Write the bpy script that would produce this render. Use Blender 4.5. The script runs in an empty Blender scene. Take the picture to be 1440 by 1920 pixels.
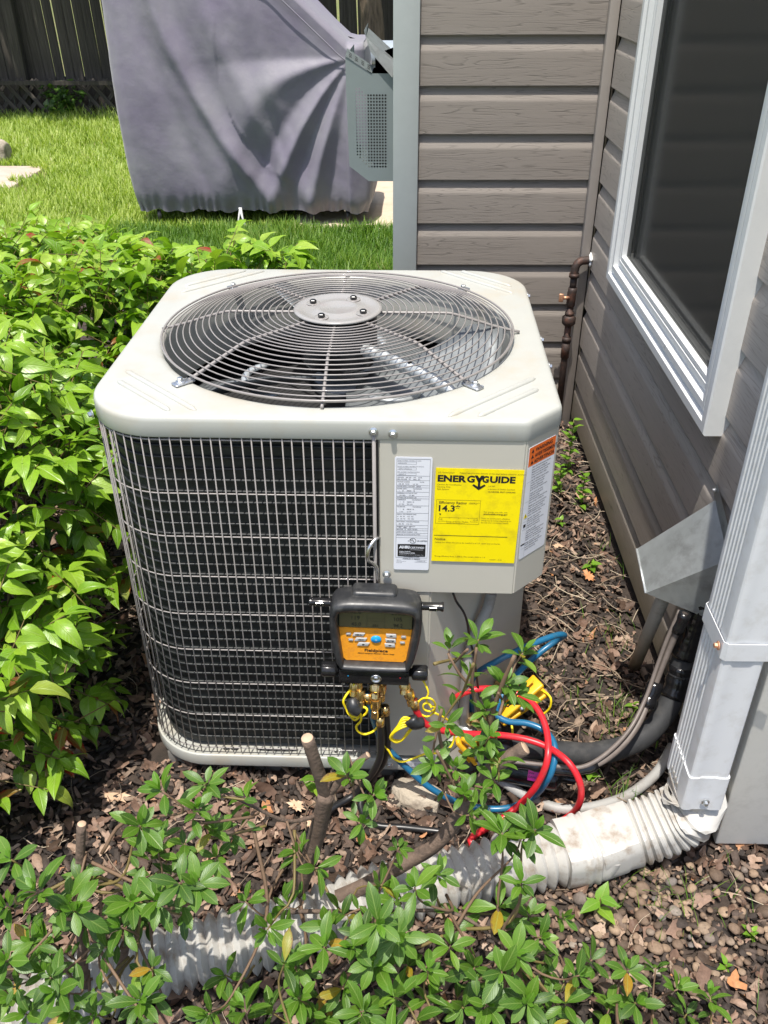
import bpy, bmesh, math, random
import numpy as np
from mathutils import Vector, Matrix, Euler
R = math.radians
random.seed(7); rng = np.random.default_rng(7)
scn = bpy.context.scene
col = scn.collection
# ---------------------------------------------------------------- camera
CAM = Vector((0.5116, -1.1636, 1.3506))
PITCH, ROLL, YAW = 0.5705, -0.0051, -0.0391
cd = bpy.data.cameras.new('camera'); cam = bpy.data.objects.new('camera', cd); col.objects.link(cam)
fw = Vector((math.sin(YAW)*math.cos(PITCH), math.cos(YAW)*math.cos(PITCH), -math.sin(PITCH)))
rt = Vector((math.cos(YAW), -math.sin(YAW), 0)); up = rt.cross(fw)
r2 = rt*math.cos(ROLL)+up*math.sin(ROLL); u2 = up*math.cos(ROLL)-rt*math.sin(ROLL)
cam.matrix_world = Matrix(((r2.x,u2.x,-fw.x,CAM.x),(r2.y,u2.y,-fw.y,CAM.y),(r2.z,u2.z,-fw.z,CAM.z),(0,0,0,1)))
cd.sensor_fit = 'VERTICAL'; cd.sensor_height = 24; cd.lens = 24*0.85736
cd.clip_start = 0.02; cd.clip_end = 400
scn.camera = cam
# ---------------------------------------------------------------- light
SUN_TRAVEL = Vector((0.075, 0.255, -0.96)).normalized()
sd = -SUN_TRAVEL
wd = bpy.data.worlds.new('World'); scn.world = wd; wd.use_nodes = True
wn = wd.node_tree; wn.nodes.clear()
sk = wn.nodes.new('ShaderNodeTexSky'); sk.sky_type = 'NISHITA'; sk.sun_disc = False
sk.sun_elevation = math.asin(sd.z); sk.sun_rotation = math.atan2(sd.x, sd.y)
sk.air_density = 1.0; sk.dust_density = 2.5; sk.ozone_density = 1.0
bg = wn.nodes.new('ShaderNodeBackground'); bg.inputs[1].default_value = 0.15
wo = wn.nodes.new('ShaderNodeOutputWorld')
wn.links.new(sk.outputs[0], bg.inputs[0]); wn.links.new(bg.outputs[0], wo.inputs[0])
sl = bpy.data.lights.new('sun', 'SUN'); sl.energy = 4.2; sl.angle = R(0.53); sl.color = (1.0, 0.955, 0.88)
so = bpy.data.objects.new('sun', sl); col.objects.link(so)
so.rotation_euler = SUN_TRAVEL.to_track_quat('-Z', 'Y').to_euler(); so.location = (-2, -2, 6)
scn.view_settings.view_transform = 'Standard'; scn.view_settings.look = 'None'
scn.view_settings.exposure = 0.5; scn.view_settings.gamma = 1; scn.view_settings.use_curve_mapping = False
scn.render.engine = 'CYCLES'
scn.cycles.max_bounces = 8; scn.cycles.transparent_max_bounces = 12

# ---------------------------------------------------------------- materials
def new_mat(name):
    m = bpy.data.materials.new(name); m.use_nodes = True
    return m, m.node_tree.nodes, m.node_tree.links, m.node_tree.nodes['Principled BSDF']
def noise(N, L, vec, scale, detail=4, rough=.55, dist=0):
    n = N.new('ShaderNodeTexNoise'); n.inputs['Scale'].default_value = scale
    n.inputs['Detail'].default_value = detail; n.inputs['Roughness'].default_value = rough
    n.inputs['Distortion'].default_value = dist
    if vec is not None: L.new(vec, n.inputs['Vector'])
    return n.outputs[0]
def ramp(N, L, fac, stops, interp='LINEAR'):
    r = N.new('ShaderNodeValToRGB'); r.color_ramp.interpolation = interp
    e = r.color_ramp.elements
    while len(e) < len(stops): e.new(0.5)
    for i, (p, c) in enumerate(stops):
        e[i].position = p; e[i].color = (c[0], c[1], c[2], 1) if hasattr(c, '__len__') else (c, c, c, 1)
    L.new(fac, r.inputs[0]); return r.outputs[0]
def mathn(N, L, op, a, b=None, clamp=False):
    m = N.new('ShaderNodeMath'); m.operation = op; m.use_clamp = clamp
    for i, v in enumerate((a, b)):
        if v is None: continue
        if isinstance(v, (int, float)): m.inputs[i].default_value = v
        else: L.new(v, m.inputs[i])
    return m.outputs[0]
def mix(N, L, fac, a, b, blend='MIX'):
    m = N.new('ShaderNodeMix'); m.data_type = 'RGBA'; m.blend_type = blend
    for s, v in ((0, fac), (6, a), (7, b)):
        if isinstance(v, (int, float)): m.inputs[s].default_value = v
        elif hasattr(v, '__len__'): m.inputs[s].default_value = (v[0], v[1], v[2], 1)
        else: L.new(v, m.inputs[s])
    return m.outputs[2]
def bump(N, L, h, strength, dist, bsdf, nrm=None):
    b = N.new('ShaderNodeBump'); b.inputs['Strength'].default_value = strength; b.inputs['Distance'].default_value = dist
    L.new(h, b.inputs['Height'])
    if nrm is not None: L.new(nrm, b.inputs['Normal'])
    L.new(b.outputs[0], bsdf.inputs['Normal']); return b.outputs[0]
def mapped(N, L, scale, kind='Object'):
    t = N.new('ShaderNodeTexCoord'); m = N.new('ShaderNodeMapping'); m.inputs['Scale'].default_value = scale
    L.new(t.outputs[kind], m.inputs[0]); return m.outputs[0]
def mat(name, c, rough=.5, metal=0, var=.12, nscale=40, bumps=0, bdist=.0005, spec=.5, dirt=None, dscale=9, coat=0, rvar=.1):
    m, N, L, b = new_mat(name)
    v = mapped(N, L, (1, 1, 1))
    n = noise(N, L, v, nscale, 5)
    cc = mix(N, L, n, tuple(x*(1-var) for x in c), tuple(min(1, x*(1+var)) for x in c))
    if dirt:
        d = ramp(N, L, noise(N, L, v, dscale, 8, .65), [(.5, 0), (.72, 1)])
        cc = mix(N, L, d, cc, dirt)
    L.new(cc, b.inputs['Base Color'])
    rr = ramp(N, L, noise(N, L, v, nscale*.35, 4), [(.25, max(.02, rough-rvar)), (.75, min(1, rough+rvar))])
    L.new(rr, b.inputs['Roughness']); b.inputs['Metallic'].default_value = metal
    b.inputs['Specular IOR Level'].default_value = spec; b.inputs['Coat Weight'].default_value = coat
    if bumps: bump(N, L, noise(N, L, v, nscale*3, 4), bumps, bdist, b)
    return m
M = {}
M['paint'] = mat('beige_enamel', (.43, .435, .40), .34, var=.035, nscale=25, bumps=.10, bdist=.0004, dirt=(.43, .40, .33), dscale=11, rvar=.08)
M['paint2'] = mat('beige_enamel_panel', (.53, .505, .435), .42, var=.03, nscale=30, bumps=.08, bdist=.0003, rvar=.05)
M['wire'] = mat('taupe_plastic_coated_wire', (.26, .24, .227), .32, var=.08, nscale=120, coat=.15)
M['zinc'] = mat('zinc_plated_screw', (.62, .64, .66), .32, metal=.9, var=.2, nscale=200)
M['galv'] = mat('galvanised_sheet', (.55, .58, .58), .42, metal=.55, var=.16, nscale=60, bumps=.06, dirt=(.36, .37, .37), dscale=22)
M['galv_blade'] = mat('aluminium_fan_blade', (.20, .215, .22), .45, metal=.45, var=.14, nscale=50, bumps=.1)
M['black'] = mat('black_motor_shell', (.012, .012, .013), .32, var=.2, nscale=60)
M['inner'] = mat('dark_interior', (.02, .02, .02), .8)
M['rubber'] = mat('black_rubber_boot', (.022, .023, .025), .42, var=.2, nscale=160, bumps=.15, bdist=.0004, dirt=(.06, .06, .058), dscale=45)
M['plastic_black'] = mat('gloss_black_plastic', (.012, .012, .013), .22, var=.2, nscale=60)
M['brass'] = mat('brass', (.78, .56, .26), .28, metal=1, var=.15, nscale=160)
M['chrome'] = mat('steel_hook', (.72, .70, .68), .28, metal=1, var=.15, nscale=160)
M['orange'] = mat('orange_keypad', (.86, .34, .02), .45, var=.05, nscale=300, dirt=(.66, .25, .03), dscale=120)
M['key'] = mat('grey_key', (.45, .45, .44), .5)
M['blue_key'] = mat('blue_power_key', (.01, .32, .70), .35)
M['white'] = mat('label_white', (.78, .79, .84), .4, var=.02)
M['ink'] = mat('black_ink', (.012, .011, .012), .6)
M['ink_grey'] = mat('fine_print_ink', (.11, .11, .13), .6)
M['ink_brown'] = mat('fine_print_on_yellow', (.17, .12, .01), .6)
M['hub'] = mat('pale_grey_hub', (.31, .30, .285), .30, var=.08, nscale=60, coat=.2, dirt=(.28, .25, .24), dscale=30)
M['lcdink'] = mat('lcd_segment', (.02, .02, .012), .5)
M['yellow'] = mat('yellow_card', (.98, .79, .002), .38, var=.02, nscale=20, dirt=(.74, .58, .01), dscale=30)
M['orange_band'] = mat('orange_warning_band', (.82, .16, .02), .4, var=.03)
M['pink'] = mat('pink_sticker', (1.0, .07, .50), .4)
M['foam'] = mat('black_pipe_foam', (.028, .029, .031), .72, var=.2, nscale=90, bumps=.35, bdist=.0006, dirt=(.07, .068, .065), dscale=22)
M['tape'] = mat('black_vinyl_tape', (.01, .01, .011), .18, var=.3, nscale=70, bumps=.4, bdist=.001)
M['copperwire'] = mat('weathered_brown_cable', (.15, .125, .11), .5, var=.35, nscale=60)
M['conduit'] = mat('grey_whip_conduit', (.34, .335, .32), .55, var=.1, nscale=60, bumps=.2, dirt=(.22, .19, .16), dscale=14)
M['blue'] = mat('blue_hose_rubber', (.012, .125, .25), .35, var=.12, nscale=60, dirt=(.03, .11, .17), dscale=40)
M['red'] = mat('red_hose_rubber', (.62, .02, .03), .35, var=.1, nscale=60, dirt=(.40, .035, .035), dscale=40)
M['black_hose'] = mat('black_hose_rubber', (.014, .014, .015), .36, var=.2, nscale=60)
M['yellowcord'] = mat('yellow_cord', (.85, .66, .015), .42, var=.06, nscale=80)
M['clamp'] = mat('amber_yellow_plastic', (.78, .42, .015), .38, var=.1, nscale=60)
M['pvc'] = mat('tan_pvc_pipe', (.44, .395, .32), .42, var=.08, nscale=30, dirt=(.22, .19, .14), dscale=14)
M['white_alu'] = mat('white_painted_aluminium', (.66, .67, .68), .36, var=.035, nscale=30, dirt=(.58, .58, .57), dscale=40)
M['white_drain'] = mat('muddy_white_drain_tube', (.47, .455, .42), .5, var=.06, nscale=30, bumps=.15, dirt=(.24, .18, .125), dscale=24)
M['post'] = mat('grey_painted_trim', (.43, .465, .455), .5, var=.05, nscale=35, bumps=.12, bdist=.0006)
M['board'] = mat('beige_painted_board', (.74, .72, .65), .5, var=.06, nscale=25, bumps=.12, dirt=(.66, .64, .57), dscale=40)
M['winframe'] = mat('white_vinyl_window_frame', (.70, .71, .70), .36, var=.03, nscale=30, dirt=(.66, .67, .66), dscale=30)
M['found'] = mat('concrete_foundation', (.12, .105, .085), .9, var=.3, nscale=30, bumps=.4, bdist=.002, dirt=(.06, .07, .03), dscale=8)
M['rust'] = mat('rusty_black_iron', (.05, .035, .03), .6, metal=.3, var=.4, nscale=50, bumps=.5, bdist=.0008, dirt=(.16, .07, .045), dscale=30)
M['copper'] = mat('brass_valve_lever', (.62, .33, .2), .42, metal=.5, var=.25, nscale=80)
M['caulk'] = mat('white_caulk', (.8, .8, .78), .6)
M['caster'] = mat('dark_grill_metal', (.03, .03, .032), .4)
M['string'] = mat('grey_white_drawstring', (.6, .6, .6), .8)
M['grillside'] = mat('grey_painted_steel', (.25, .29, .29), .42, metal=.1, var=.06, nscale=30)
M['binlid'] = mat('pale_blue_grey_plastic', (.42, .48, .54), .4)
M['stone'] = mat('limestone_rock', (.42, .36, .28), .85, var=.4, nscale=30, bumps=.8, bdist=.006, dirt=(.16, .12, .09), dscale=12)
M['pad'] = mat('concrete_pad', (.16, .15, .135), .9, var=.2, nscale=30, bumps=.4, bdist=.002)
M['bark'] = mat('azalea_bark', (.15, .105, .078), .85, var=.45, nscale=60, bumps=.9, bdist=.0025, dirt=(.07, .05, .04), dscale=50)
M['cutwood'] = mat('cut_wood', (.52, .36, .24), .8, var=.25, nscale=120)
M['twig'] = mat('brown_twig', (.16, .10, .06), .7, var=.3, nscale=80)
M['twiggreen'] = mat('reddish_green_stem', (.16, .12, .04), .6, var=.3, nscale=80)

def bark_tree():
    m, N, L, b = new_mat('tree_bark')
    v = mapped(N, L, (7, 7, 1.4)); n = noise(N, L, v, 3, 8, .7)
    L.new(ramp(N, L, n, [(.3, (.06, .045, .03)), (.6, (.22, .16, .11)), (.8, (.34, .27, .19))]), b.inputs['Base Color'])
    b.inputs['Roughness'].default_value = .9; bump(N, L, n, .9, .02, b); return m
M['treebark'] = bark_tree()

def siding_mat(name, c1, c2, algae=False):
    m, N, L, b = new_mat(name)
    oi = N.new('ShaderNodeObjectInfo')
    t = N.new('ShaderNodeTexCoord'); mp = N.new('ShaderNodeMapping'); mp.inputs['Scale'].default_value = (1.1, 1.1, 19)
    L.new(t.outputs['Object'], mp.inputs[0])
    cx = N.new('ShaderNodeCombineXYZ')
    for i in range(3): L.new(mathn(N, L, 'MULTIPLY', oi.outputs['Random'], 37.0), cx.inputs[i])
    L.new(cx.outputs[0], mp.inputs['Location'])
    v = mp.outputs[0]
    warp = noise(N, L, v, 1.6, 3, .5)
    w = mathn(N, L, 'MULTIPLY', mathn(N, L, 'ADD', noise(N, L, v, 2.2, 2, .5, .5), mathn(N, L, 'MULTIPLY', warp, .6)), 11.0)
    fr = mathn(N, L, 'FRACT', w)
    lines = ramp(N, L, fr, [(0, 0), (.13, 1), (.80, .9), (1, 0)])
    gate = ramp(N, L, noise(N, L, v, 3.5, 4), [(.36, .15), (.6, 1)])
    h = mathn(N, L, 'SUBTRACT', 1.0, mathn(N, L, 'MULTIPLY', mathn(N, L, 'SUBTRACT', 1.0, lines), gate))
    base = mix(N, L, noise(N, L, v, 5, 5), c1, c2)
    base = mix(N, L, h, tuple(x*.70 for x in c1), base)
    tc = mapped(N, L, (1, 1, 1))
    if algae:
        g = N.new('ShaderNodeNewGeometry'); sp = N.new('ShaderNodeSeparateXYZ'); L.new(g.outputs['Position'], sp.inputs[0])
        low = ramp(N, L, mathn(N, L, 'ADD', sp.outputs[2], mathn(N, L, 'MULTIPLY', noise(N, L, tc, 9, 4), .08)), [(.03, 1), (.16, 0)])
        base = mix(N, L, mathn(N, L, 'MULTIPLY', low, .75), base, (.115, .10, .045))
    L.new(base, b.inputs['Base Color']); b.inputs['Roughness'].default_value = .42
    b.inputs['Specular IOR Level'].default_value = .3
    bump(N, L, h, .35, .0009, b); return m
M['siding'] = siding_mat('taupe_vinyl_siding', (.355, .315, .28), (.40, .36, .322))
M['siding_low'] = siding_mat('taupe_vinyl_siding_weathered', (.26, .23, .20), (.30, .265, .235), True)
M['trim'] = mat('taupe_corner_trim', (.36, .32, .285), .45, var=.05, nscale=60, bumps=.1)

def leaf_mat(name, stops, spots=None, gloss=.34, trans=.28, veins=1.0, bdist=.0016):
    m, N, L, b = new_mat(name)
    at = N.new('ShaderNodeAttribute'); at.attribute_name = 'tone'
    oi = N.new('ShaderNodeObjectInfo'); sr = N.new('ShaderNodeSeparateColor'); L.new(oi.outputs['Color'], sr.inputs[0])
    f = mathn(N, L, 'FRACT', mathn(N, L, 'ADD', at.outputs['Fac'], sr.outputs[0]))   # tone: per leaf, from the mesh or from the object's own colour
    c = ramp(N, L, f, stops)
    uv = N.new('ShaderNodeUVMap'); uv.uv_map = 'UVMap'
    sp = N.new('ShaderNodeSeparateXYZ'); L.new(uv.outputs[0], sp.inputs[0])
    au = mathn(N, L, 'ABSOLUTE', mathn(N, L, 'SUBTRACT', sp.outputs[0], .5))
    mid = ramp(N, L, au, [(.015, 1), (.06, 0)])
    ph = mathn(N, L, 'SINE', mathn(N, L, 'MULTIPLY', mathn(N, L, 'SUBTRACT', sp.outputs[1], mathn(N, L, 'MULTIPLY', au, .75)), 48.0))
    side = ramp(N, L, ph, [(.80, 0), (.98, 1)])
    vv = mathn(N, L, 'MAXIMUM', mid, mathn(N, L, 'MULTIPLY', side, .45))
    v = mapped(N, L, (1, 1, 1)); blot = noise(N, L, v, 60, 4)
    c = mix(N, L, ramp(N, L, blot, [(.3, .0), (.75, .35)]), c, (.05, .07, .012))
    c = mix(N, L, mathn(N, L, 'MULTIPLY', vv, .34*veins), c, (.32, .42, .12))
    if spots:
        s = ramp(N, L, mathn(N, L, 'ADD', noise(N, L, v, 45, 4, .6), mathn(N, L, 'MULTIPLY', au, .35)), [(.60, 0), (.68, 1)])
        gate = ramp(N, L, f, [(spots[0], 0), (spots[0]+.01, 1)])
        c = mix(N, L, mathn(N, L, 'MULTIPLY', s, gate), c, spots[1])
    L.new(c, b.inputs['Base Color']); b.inputs['Roughness'].default_value = gloss
    b.inputs['Specular IOR Level'].default_value = .45
    h = mathn(N, L, 'ADD', mathn(N, L, 'MULTIPLY', vv, -.5), mathn(N, L, 'MULTIPLY', blot, .6))
    nn = bump(N, L, h, .6, bdist, b)
    tr = N.new('ShaderNodeBsdfTranslucent'); L.new(mix(N, L, 1.0, c, (1.25, 1.45, .5), 'MULTIPLY'), tr.inputs[0]); L.new(nn, tr.inputs['Normal'])
    ms = N.new('ShaderNodeMixShader'); ms.inputs[0].default_value = trans
    L.new(b.outputs[0], ms.inputs[1]); L.new(tr.outputs[0], ms.inputs[2])
    L.new(ms.outputs[0], N['Material Output'].inputs[0]); return m
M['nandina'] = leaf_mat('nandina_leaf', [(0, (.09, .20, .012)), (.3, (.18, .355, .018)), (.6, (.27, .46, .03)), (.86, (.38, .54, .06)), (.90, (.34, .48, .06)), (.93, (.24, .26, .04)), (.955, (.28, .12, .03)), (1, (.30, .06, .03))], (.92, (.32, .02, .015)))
M['azalea'] = leaf_mat('azalea_leaf', [(0, (.032, .09, .010)), (.3, (.065, .16, .013)), (.6, (.11, .235, .018)), (.85, (.18, .31, .028)), (.96, (.11, .19, .03)), (.975, (.33, .28, .02)), (1, (.40, .22, .02))], (.93, (.2, .12, .03)), gloss=.42, trans=.25, bdist=.001)
M['azalea_young'] = leaf_mat('azalea_young_leaf', [(0, (.12, .28, .02)), (.5, (.19, .38, .03)), (1, (.28, .44, .04))], None, gloss=.42, trans=.32, bdist=.0008)
M['weed'] = leaf_mat('weed_leaf', [(0, (.14, .32, .02)), (1, (.26, .48, .04))], None, trans=.35)
M['ivy'] = leaf_mat('dark_background_leaf', [(0, (.03, .08, .012)), (1, (.09, .19, .025))], None)
M['grass'] = leaf_mat('lawn_grass', [(0, (.21, .32, .04)), (.35, (.36, .48, .08)), (.7, (.52, .62, .15)), (.93, (.60, .66, .22)), (1, (.5, .45, .22))], None, gloss=.5, trans=.35, veins=0)
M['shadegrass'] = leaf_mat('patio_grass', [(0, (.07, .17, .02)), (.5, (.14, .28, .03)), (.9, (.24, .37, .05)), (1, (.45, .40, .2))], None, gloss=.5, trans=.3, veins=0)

def litter_mat(name, stops, rough=.8, bd=.002):
    m, N, L, b = new_mat(name)
    at = N.new('ShaderNodeAttribute'); at.attribute_name = 'tone'
    oi = N.new('ShaderNodeObjectInfo')
    f = mathn(N, L, 'FRACT', mathn(N, L, 'ADD', at.outputs['Fac'], oi.outputs['Random']))
    c = ramp(N, L, f, stops); v = mapped(N, L, (1, 1, 1)); n = noise(N, L, v, 140, 5, .65)
    c = mix(N, L, 1.0, c, ramp(N, L, n, [(.25, .62), (.75, 1.15)]), 'MULTIPLY')
    L.new(c, b.inputs['Base Color']); b.inputs['Roughness'].default_value = rough; b.inputs['Specular IOR Level'].default_value = .3
    bump(N, L, n, .6, bd, b); return m
M['deadleaf'] = litter_mat('dead_leaves', [(0, (.06, .04, .028)), (.3, (.16, .095, .065)), (.6, (.25, .16, .115)), (.85, (.36, .25, .18)), (.95, (.42, .31, .23)), (1, (.45, .20, .08))], .62)
M['chip'] = litter_mat('bark_mulch', [(0, (.028, .023, .020)), (.45, (.062, .048, .040)), (.75, (.11, .08, .063)), (.93, (.20, .145, .11)), (1, (.34, .25, .18))], .85)
M['straw'] = litter_mat('dry_stems', [(0, (.22, .16, .11)), (.6, (.42, .33, .24)), (1, (.58, .49, .36))], .8)
M['pebble'] = litter_mat('pebbles', [(0, (.10, .07, .05)), (.35, (.21, .145, .10)), (.6, (.32, .225, .15)), (.86, (.27, .20, .14)), (.95, (.15, .13, .12)), (1, (.42, .35, .27))], .75, .002)

def ground_mat(name, a, b_, bd, s=14, b2=None):
    m, N, L, b = new_mat(name); v = mapped(N, L, (1, 1, 1))
    n = noise(N, L, v, s, 9, .72); c = ramp(N, L, n, [(.3, a), (.7, b_)])
    if b2: c = mix(N, L, ramp(N, L, noise(N, L, v, 2.3, 4), [(.45, 0), (.6, .8)]), c, b2)
    L.new(c, b.inputs['Base Color']); b.inputs['Roughness'].default_value = .92; bump(N, L, n, .9, bd, b); return m
M['soil'] = ground_mat('mulch_soil', (.022, .017, .013), (.075, .053, .04), .012, 22)
M['lawn_soil'] = ground_mat('lawn_soil', (.08, .10, .025), (.19, .22, .05), .01, 30, (.2, .17, .07))
M['patio'] = ground_mat('patio_concrete', (.50, .40, .29), (.62, .52, .40), .004, 12)
M['path'] = ground_mat('path_concrete', (.42, .33, .27), (.55, .46, .38), .004, 9)
M['leafmass'] = M['ivy']

def wood_fence():
    m, N, L, b = new_mat('weathered_fence_wood'); oi = N.new('ShaderNodeObjectInfo')
    v = mapped(N, L, (30, 30, 1.2)); n = noise(N, L, v, 2.5, 7, .65)
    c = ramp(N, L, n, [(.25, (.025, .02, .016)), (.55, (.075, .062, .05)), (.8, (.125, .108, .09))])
    c = mix(N, L, 1.0, c, ramp(N, L, oi.outputs['Random'], [(0, .65), (1, 1.2)]), 'MULTIPLY')
    L.new(c, b.inputs['Base Color']); b.inputs['Roughness'].default_value = .9; bump(N, L, n, .6, .006, b); return m
M['fence'] = wood_fence()

def cover_mat():
    m, N, L, b = new_mat('faded_violet_grey_cover'); v = mapped(N, L, (1, 1, 1))
    n1 = noise(N, L, v, 2.2, 5, .6); n2 = noise(N, L, v, 9, 6, .7)
    c = ramp(N, L, n1, [(.30, (.18, .155, .22)), (.5, (.21, .195, .24)), (.70, (.255, .25, .272))])
    c = mix(N, L, ramp(N, L, n2, [(.5, 0), (.8, .22)]), c, (.33, .325, .34))
    L.new(c, b.inputs['Base Color']); b.inputs['Roughness'].default_value = .6
    b.inputs['Sheen Weight'].default_value = .25
    w = N.new('ShaderNodeTexWave'); w.inputs['Scale'].default_value = 0
    hh = mathn(N, L, 'ADD', noise(N, L, v, 14, 6, .62), mathn(N, L, 'MULTIPLY', noise(N, L, v, 400, 2), .05))
    bump(N, L, hh, .30, .009, b); return m
M['cover'] = cover_mat()

def glass_mat():
    m, N, L, b = new_mat('window_glass')
    b.inputs['Base Color'].default_value = (.9, .95, .95, 1); b.inputs['Roughness'].default_value = .02
    b.inputs['Transmission Weight'].default_value = 1; b.inputs['IOR'].default_value = 1.45
    tr = N.new('ShaderNodeBsdfTransparent'); tr.inputs[0].default_value = (.85, .88, .87, 1)
    gl = N.new('ShaderNodeBsdfGlossy'); gl.inputs['Roughness'].default_value = .14
    fr = N.new('ShaderNodeFresnel'); fr.inputs[0].default_value = 1.5
    ms = N.new('ShaderNodeMixShader'); L.new(fr.outputs[0], ms.inputs[0]); L.new(tr.outputs[0], ms.inputs[1]); L.new(gl.outputs[0], ms.inputs[2])
    L.new(ms.outputs[0], N['Material Output'].inputs[0]); return m
M['glass'] = glass_mat()
def screen_mat():
    m, N, L, b = new_mat('insect_screen')
    v = mapped(N, L, (1, 1, 1))
    b.inputs['Base Color'].default_value = (.030, .032, .030, 1); b.inputs['Roughness'].default_value = .75; b.inputs['Specular IOR Level'].default_value = .15
    tr = N.new('ShaderNodeBsdfTransparent')
    ms = N.new('ShaderNodeMixShader')
    sp = N.new('ShaderNodeSeparateXYZ'); L.new(v, sp.inputs[0])
    ms.inputs[0].default_value = .72
    L.new(tr.outputs[0], ms.inputs[1]); L.new(b.outputs[0], ms.inputs[2]); L.new(ms.outputs[0], N['Material Output'].inputs[0]); return m
M['screen'] = screen_mat()
def lcd_mat():
    m, N, L, b = new_mat('lcd_panel'); b.inputs['Base Color'].default_value = (.125, .11, .055, 1)
    b.inputs['Roughness'].default_value = .25; b.inputs['Coat Weight'].default_value = .6; b.inputs['Coat Roughness'].default_value = .08; return m
M['lcd'] = lcd_mat()
def coil_mat():
    m, N, L, b = new_mat('dark_coil_fins'); t = N.new('ShaderNodeTexCoord')
    sp = N.new('ShaderNodeSeparateXYZ'); L.new(t.outputs['Object'], sp.inputs[0])
    s = mathn(N, L, 'SINE', mathn(N, L, 'MULTIPLY', mathn(N, L, 'ADD', sp.outputs[0], sp.outputs[1]), 3200.))
    n = noise(N, L, mapped(N, L, (1, 1, 6)), 12, 6, .7)
    c = ramp(N, L, n, [(.35, (.016, .018, .018)), (.62, (.035, .04, .04)), (.80, (.075, .085, .085))])
    L.new(c, b.inputs['Base Color']); b.inputs['Metallic'].default_value = .25; b.inputs['Roughness'].default_value = .45
    bump(N, L, s, .35, .0008, b); return m
M['coil'] = coil_mat()

# ---------------------------------------------------------------- helpers
def mkmesh(name, verts, faces, smooth=False, uv=None, tone=None):
    verts = np.asarray(verts, dtype=np.float32)
    me = bpy.data.meshes.new(name)
    if isinstance(faces, np.ndarray):
        nv, nf, k = len(verts), len(faces), faces.shape[1]
        me.vertices.add(nv); me.vertices.foreach_set('co', verts.ravel())
        me.loops.add(nf*k); me.loops.foreach_set('vertex_index', faces.astype(np.int32).ravel())
        me.polygons.add(nf); me.polygons.foreach_set('loop_start', np.arange(0, nf*k, k, dtype=np.int32))
        me.polygons.foreach_set('loop_total', np.full(nf, k, dtype=np.int32))
        me.update(calc_edges=True)
    else:
        me.from_pydata([tuple(map(float, v)) for v in verts], [], [tuple(int(i) for i in f) for f in faces])
    if smooth: me.polygons.foreach_set('use_smooth', np.ones(len(me.polygons), dtype=bool))
    if uv is not None:
        l = me.uv_layers.new(name='UVMap'); vi = np.zeros(len(me.loops), dtype=np.int32); me.loops.foreach_get('vertex_index', vi)
        l.data.foreach_set('uv', np.asarray(uv, dtype=np.float32)[vi].ravel())
    if tone is not None:
        a = me.attributes.new('tone', 'FLOAT', 'POINT'); a.data.foreach_set('value', np.asarray(tone, dtype=np.float32))
    me.validate(); return me
def put(name, me, m=None, parent=None, mtx=None, smooth=None):
    if m is not None and len(me.materials) == 0: me.materials.append(M[m] if isinstance(m, str) else m)
    o = bpy.data.objects.new(name, me); col.objects.link(o)
    if parent is not None: o.parent = parent
    if mtx is not None: o.matrix_basis = mtx
    return o
BASE = {}
def thing(name, label, cat, loc=(0, 0, 0), group=None):
    o = bpy.data.objects.new(name, None); col.objects.link(o); o.location = loc; o.empty_display_size = .05
    o['label'] = label; o['category'] = cat
    if group: o['group'] = group
    BASE[o.name] = Vector(loc); return o
def wput(name, me, m, parent, mtx=Matrix()):
    """mesh given in world coordinates, parented to an Empty at its own base (or to a part of it)"""
    ch = Matrix()
    p = parent
    while p is not None:
        ch = p.matrix_basis @ ch; p = p.parent
    return put(name, me, m, parent, ch.inverted() @ mtx)
def box_bm(x0, x1, y0, y1, z0, z1, bev=0, seg=2):
    bm = bmesh.new(); bmesh.ops.create_cube(bm, size=1)
    for v in bm.verts: v.co = Vector(((x0+x1)/2+v.co.x*(x1-x0), (y0+y1)/2+v.co.y*(y1-y0), (z0+z1)/2+v.co.z*(z1-z0)))
    if bev: bmesh.ops.bevel(bm, geom=list(bm.edges), offset=bev, segments=seg, affect='EDGES', profile=.5)
    return bm
def bm_mesh(name, bm, smooth=False):
    me = bpy.data.meshes.new(name); bmesh.ops.recalc_face_normals(bm, faces=bm.faces); bm.to_mesh(me); bm.free()
    if smooth: me.polygons.foreach_set('use_smooth', np.ones(len(me.polygons), dtype=bool))
    return me
def box(name, x0, x1, y0, y1, z0, z1, bev=0, seg=2): return bm_mesh(name, box_bm(x0, x1, y0, y1, z0, z1, bev, seg), bev > 0 and seg > 1)
def spline(pts, step=.01, closed=False):
    P = [Vector(p) for p in pts]; out = []
    n = len(P)
    for i in range(n-1 if not closed else n):
        p0 = P[i-1] if (i > 0 or closed) else P[0]*2-P[1]; p1 = P[i]; p2 = P[(i+1) % n]
        p3 = P[(i+2) % n] if (i+2 < n or closed) else P[-1]*2-P[-2]
        d = (p2-p1).length; k = max(2, int(d/step))
        for j in range(k):
            t = j/k
            out.append(.5*((2*p1)+(p2-p0)*t+(2*p0-5*p1+4*p2-p3)*t*t+(3*p1-p0-3*p2+p3)*t**3))
    if not closed: out.append(P[-1])
    return out
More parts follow.
